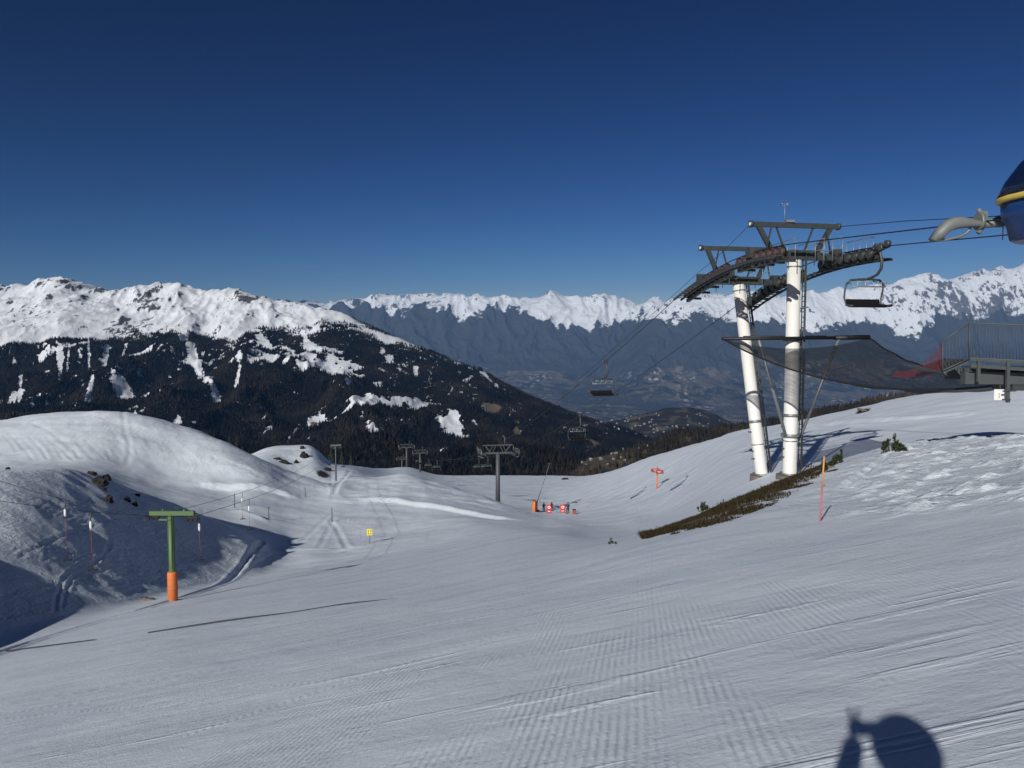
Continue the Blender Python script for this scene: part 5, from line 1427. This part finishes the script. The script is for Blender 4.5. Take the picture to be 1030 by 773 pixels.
for i in range(60):
    put(DRK, rr.gauss(655, 40), rr.uniform(416, 436), 4300, 5900, rr.uniform(.6, 1.1), 'tiny far house on the dark round hill in the valley', 'houses on the dark hill')
for u, v in ((616, 454), (619, 456), (621, 452), (635, 450), (637, 452), (644, 449), (650, 447), (653, 449), (655, 447.5), (586, 466), (590, 468), (595, 464), (605, 463), (601, 471), (612, 468), (618, 463), (625, 461), (630, 464), (741, 436), (748, 434), (737, 437)):
    put(HIL, u, v, 700, 1700, rr.uniform(.28, .46), 'chalet among the brown trees behind the right snow slope', 'chalets behind the snow slope')

# ------------------------------------------------------------------ people
def skin_body(name, verts, edges, radii, mats, face_mat, parent=None, root=0):
    me = bpy.data.meshes.new(name); me.from_pydata(verts, edges, []); me.update()
    o = bpy.data.objects.new(name, me); COL.objects.link(o)
    sk = o.modifiers.new('s', 'SKIN'); sk.use_smooth_shade = True
    for i, r_ in enumerate(radii): me.skin_vertices[0].data[i].radius = r_ if isinstance(r_, tuple) else (r_, r_); me.skin_vertices[0].data[i].use_root = (i == root)
    o.modifiers.new('u', 'SUBSURF').levels = 2; o.modifiers['u'].render_levels = 2
    bpy.context.view_layer.update()
    dg = bpy.context.evaluated_depsgraph_get(); m2 = bpy.data.meshes.new_from_object(o.evaluated_get(dg))
    o.modifiers.clear(); o.data = m2; bpy.data.meshes.remove(me)
    m2.materials.clear()
    for m_ in mats: m2.materials.append(m_)
    for p in m2.polygons: p.material_index = face_mat(p.center); p.use_smooth = True
    if parent: o.parent = parent
    return o
def ball(c, rx, ry, rz, n=16):
    vs, fs = [], []
    for i in range(n // 2 + 1):
        th = math.pi * i / (n // 2)
        for j in range(n): a = 2 * math.pi * j / n; vs.append(Vector(c) + Vector((rx * math.sin(th) * math.cos(a), ry * math.sin(th) * math.sin(a), rz * math.cos(th))))
    for i in range(n // 2):
        for j in range(n): fs.append((i * n + j, i * n + (j + 1) % n, (i + 1) * n + (j + 1) % n, (i + 1) * n + j))
    return vs, fs
def skier(u, v, jacket, rz, label):
    p = hit(u, v); t = skin_body('person', [(0, 0, .92), (0, .02, 1.15), (0, .0, 1.40), (0, -.02, 1.52), (0, -.03, 1.66), (.11, 0, .86), (.13, -.10, .48), (.12, .02, .10), (.12, -.12, .06), (-.11, 0, .86), (-.13, -.10, .48), (-.12, .02, .10), (-.12, -.12, .06),
                                           (.20, 0, 1.38), (.30, -.05, 1.12), (.27, -.26, .98), (-.20, 0, 1.38), (-.30, -.05, 1.12), (-.27, -.26, .98)],
                  [(0, 1), (1, 2), (2, 3), (3, 4), (0, 5), (5, 6), (6, 7), (7, 8), (0, 9), (9, 10), (10, 11), (11, 12), (2, 13), (13, 14), (14, 15), (2, 16), (16, 17), (17, 18)],
                  [(.17, .12), (.17, .12), (.19, .12), .07, .11, .11, .085, .06, .055, .11, .085, .06, .055, .08, .06, .045, .08, .06, .045],
                  [jacket, M['trousers'], M['skin'], M['glove']], lambda c: 2 if c.z > 1.50 else (3 if c.z < .16 or (c.y < -.22 and c.z > .8) else (0 if c.z > .88 else 1)))
    t.location = p; t.rotation_euler = (0, 0, rz); tag(t, label, 'person', 'skiers at the piste junction')
    mb = MB(); mb.add(*ball((0, -.02, 1.70), .125, .14, .12), smooth=True); mb.build('helmet', M['helmet'], t)
    mb = MB(); mb.box((0, -.145, 1.665), (.15, .05, .06), None, 0, .02); mb.build('goggles', M['ink'], t)
    for x in (-.13, .13):
        mb = MB(); mb.beam((x, -.85, .02), (x, .7, .02), .09, .025); mb.beam((x, -.85, .02), (x, -1.0, .12), .09, .025); mb.build('ski', M['red'], t)
    for x in (-.3, .3):
        mb = MB(); mb.tube([(x, -.28, 1.0), (x * 1.25, -.1, .0)], .012, 5); mb.build('ski_pole', M['ink'], t)
skier(547, 514.8, M['jacket_dark'], R(20), 'person on skis in dark clothes between the orange stand and a red board')
skier(555, 514, M['jacket_red'], R(160), 'person on skis in a dark red jacket half behind the left red board')
skier(571.2, 517, M['jacket_dark'], R(200), 'person on skis in black standing right of the right red board')

# the photographer, holding the phone up (only the shadow falls into the picture)
sy = .0
ph_root = skin_body('person',
    [(.00, -.52, -.74), (.01, -.50, -.48), (.015, -.46, -.24), (.02, -.42, -.11), (.03, -.37, .04),            # pelvis, waist, chest, neck, head
     (.10, -.52, -.81), (.12, -.48, -1.18), (.12, -.55, -1.58), (.13, -.42, -1.63),
     (-.10, -.52, -.81), (-.13, -.46, -1.18), (-.14, -.54, -1.60), (-.14, -.40, -1.65),
     (-.17, -.44, -.22), (-.215, -.24, -.30), (-.065, -.055, -.03),
     (.21, -.44, -.22), (.28, -.28, -.26), (.14, -.08, -.02)],
    [(0, 1), (1, 2), (2, 3), (3, 4), (0, 5), (5, 6), (6, 7), (7, 8), (0, 9), (9, 10), (10, 11), (11, 12), (2, 13), (13, 14), (14, 15), (2, 16), (16, 17), (17, 18)],
    [(.18, .13), (.18, .13), (.19, .13), .07, .10, .11, .085, .06, .055, .11, .085, .06, .055, .085, .075, .052, .085, .075, .052],
    [M['jacket_dark'], M['trousers'], M['skin'], M['glove']], lambda c: 2 if (c.z > -.16 and c.y < -.28) else (1 if c.z < -.85 else 0))
tag(ph_root, 'person in dark ski clothes and helmet holding up a phone to take the picture', 'person')
mb = MB(); mb.add(*ball((.025, -.39, .085), .15, .17, .155, 24), smooth=True); mb.build('helmet', M['helmet'], ph_root)
mb = MB(); mb.box((.025, -.235, .06), (.17, .06, .08), None, 0, .025); mb.build('goggles', M['ink'], ph_root)
def hand(w, fingers, thumb):
    mb = MB(); mb.tube([w, w + Vector((.0, .015, .03)), w + Vector((.0, .02, .07))], [.034, .042, .036], 10)
    for pts, r_ in fingers + [(thumb, .011)]: mb.tube(pts, [r_ * 1.1] + [r_] * (len(pts) - 2) + [r_ * .75], 8)
    mb.build('hand', M['glove'], ph_root)
V3 = Vector
w = V3((-.065, -.075, -.025))
hand(w, [([w + V3((-.022, .02, .065)), w + V3((-.03, .03, .10)), w + V3((-.042, .03, .145))], .011), ([w + V3((.005, .02, .07)), w + V3((.008, .03, .10)), w + V3((.016, .03, .138))], .011),
         ([w + V3((.03, .01, .03)), w + V3((.05, .03, .02)), w + V3((.055, .045, .0))], .011), ([w + V3((.03, .01, .01)), w + V3((.05, .03, .0)), w + V3((.055, .045, -.02))], .010)],
     [w + V3((.02, -.01, .02)), w + V3((.045, .0, .03)), w + V3((.065, .02, .035))])
w = V3((.15, -.085, -.03))
hand(w, [([w + V3((-.015, .02, .05)), w + V3((-.03, .035, .06)), w + V3((-.045, .05, .05))], .011), ([w + V3((-.02, .02, .035)), w + V3((-.035, .035, .04)), w + V3((-.05, .05, .03))], .011), ([w + V3((-.02, .02, .02)), w + V3((-.035, .035, .02)), w + V3((-.05, .05, .01))], .011), ([w + V3((-.02, .02, .0)), w + V3((-.035, .035, .0)), w + V3((-.045, .05, -.01))], .010)],
     [w + V3((-.02, -.01, .02)), w + V3((-.04, .0, .03)), w + V3((-.055, .01, .04))])
phn = MB(); phn.box((.052, -.035, -.006), (.155, .009, .076), None, 0, .004)
po = phn.build('phone', M['ink'], None, (.052, -.035, -.006)); tag(po, 'dark phone held up sideways in both hands of the photographer', 'phone')

# ------------------------------------------------------------------ light, air, sky, camera
sun = bpy.data.objects.new('sun', bpy.data.lights.new('sun', 'SUN')); COL.objects.link(sun)
sun.data.energy = SUN_E; sun.data.angle = R(.53); sun.data.color = (1, .975, .93)
sun.rotation_euler = SUN_D.to_track_quat('-Z', 'Y').to_euler()
w = bpy.data.worlds.new('World'); scene.world = w; w.use_nodes = True; nt = w.node_tree; nt.nodes.clear()
bg = nt.nodes.new('ShaderNodeBackground'); wo = nt.nodes.new('ShaderNodeOutputWorld'); sk = nt.nodes.new('ShaderNodeTexSky')
sk.sky_type = 'NISHITA'; sk.sun_disc = False
sk.sun_elevation = math.asin(-SUN_D.z); sk.sun_rotation = math.atan2(-SUN_D.x, -SUN_D.y)
sk.altitude = SKY_ALT; sk.air_density = SKY_AIR; sk.dust_density = SKY_DUST; sk.ozone_density = SKY_O3
bg.inputs['Strength'].default_value = SKY_S
spc = nt.nodes.new('ShaderNodeSeparateColor'); cmb = nt.nodes.new('ShaderNodeCombineColor')      # the phone's contrast: a deeper sky
nt.links.new(sk.outputs[0], spc.inputs[0])
for i in range(3):
    pw = nt.nodes.new('ShaderNodeMath'); pw.operation = 'POWER'; pw.inputs[1].default_value = SKY_G[i]
    ml = nt.nodes.new('ShaderNodeMath'); ml.operation = 'MULTIPLY'; ml.inputs[1].default_value = SKY_T[i]
    nt.links.new(spc.outputs[i], pw.inputs[0]); nt.links.new(pw.outputs[0], ml.inputs[0]); nt.links.new(ml.outputs[0], cmb.inputs[i])
nt.links.new(cmb.outputs[0], bg.inputs[0])
nt.links.new(bg.outputs[0], wo.inputs[0])

if HAZE > 0:
    lo, hi = Vector((-20500, -260, -1560)), Vector((21500, 28600, 1980))
    c, s = (lo + hi) / 2, hi - lo
    hz = MB().box((0, 0, 0), tuple(s)).build('haze', bpy.data.materials.new('haze'), None); hz.location = c
    m = hz.data.materials[0]; m.use_nodes = True; nt = m.node_tree; nt.nodes.clear()
    out = nt.nodes.new('ShaderNodeOutputMaterial'); v = nt.nodes.new('ShaderNodeVolumePrincipled')
    v.inputs['Color'].default_value = (*HAZE_C, 1); v.inputs['Density'].default_value = HAZE; v.inputs['Anisotropy'].default_value = 0.0
    nt.links.new(v.outputs[0], out.inputs['Volume']); tag(hz, kind='stuff')

cam = bpy.data.objects.new('camera', bpy.data.cameras.new('camera')); COL.objects.link(cam); scene.camera = cam
cam.location = (0, 0, 0); cam.rotation_euler = (math.pi / 2 - PITCH, 0, 0)
cam.data.sensor_width = 36; cam.data.lens = F / 1030 * 36; cam.data.clip_start = .1; cam.data.clip_end = 120000
vs_ = scene.view_settings; scene.display_settings.display_device = 'sRGB'
vs_.view_transform = 'Standard'; vs_.look = 'None'; vs_.exposure = EXPO; vs_.gamma = 1; vs_.use_curve_mapping = False
scene.cycles.volume_bounces = 0; scene.cycles.max_bounces = 6; scene.cycles.transparent_max_bounces = 12
for o in list(bpy.data.objects):
    if '_w' in o: del o['_w']
bpy.data.objects['snow_slope'].data.update()
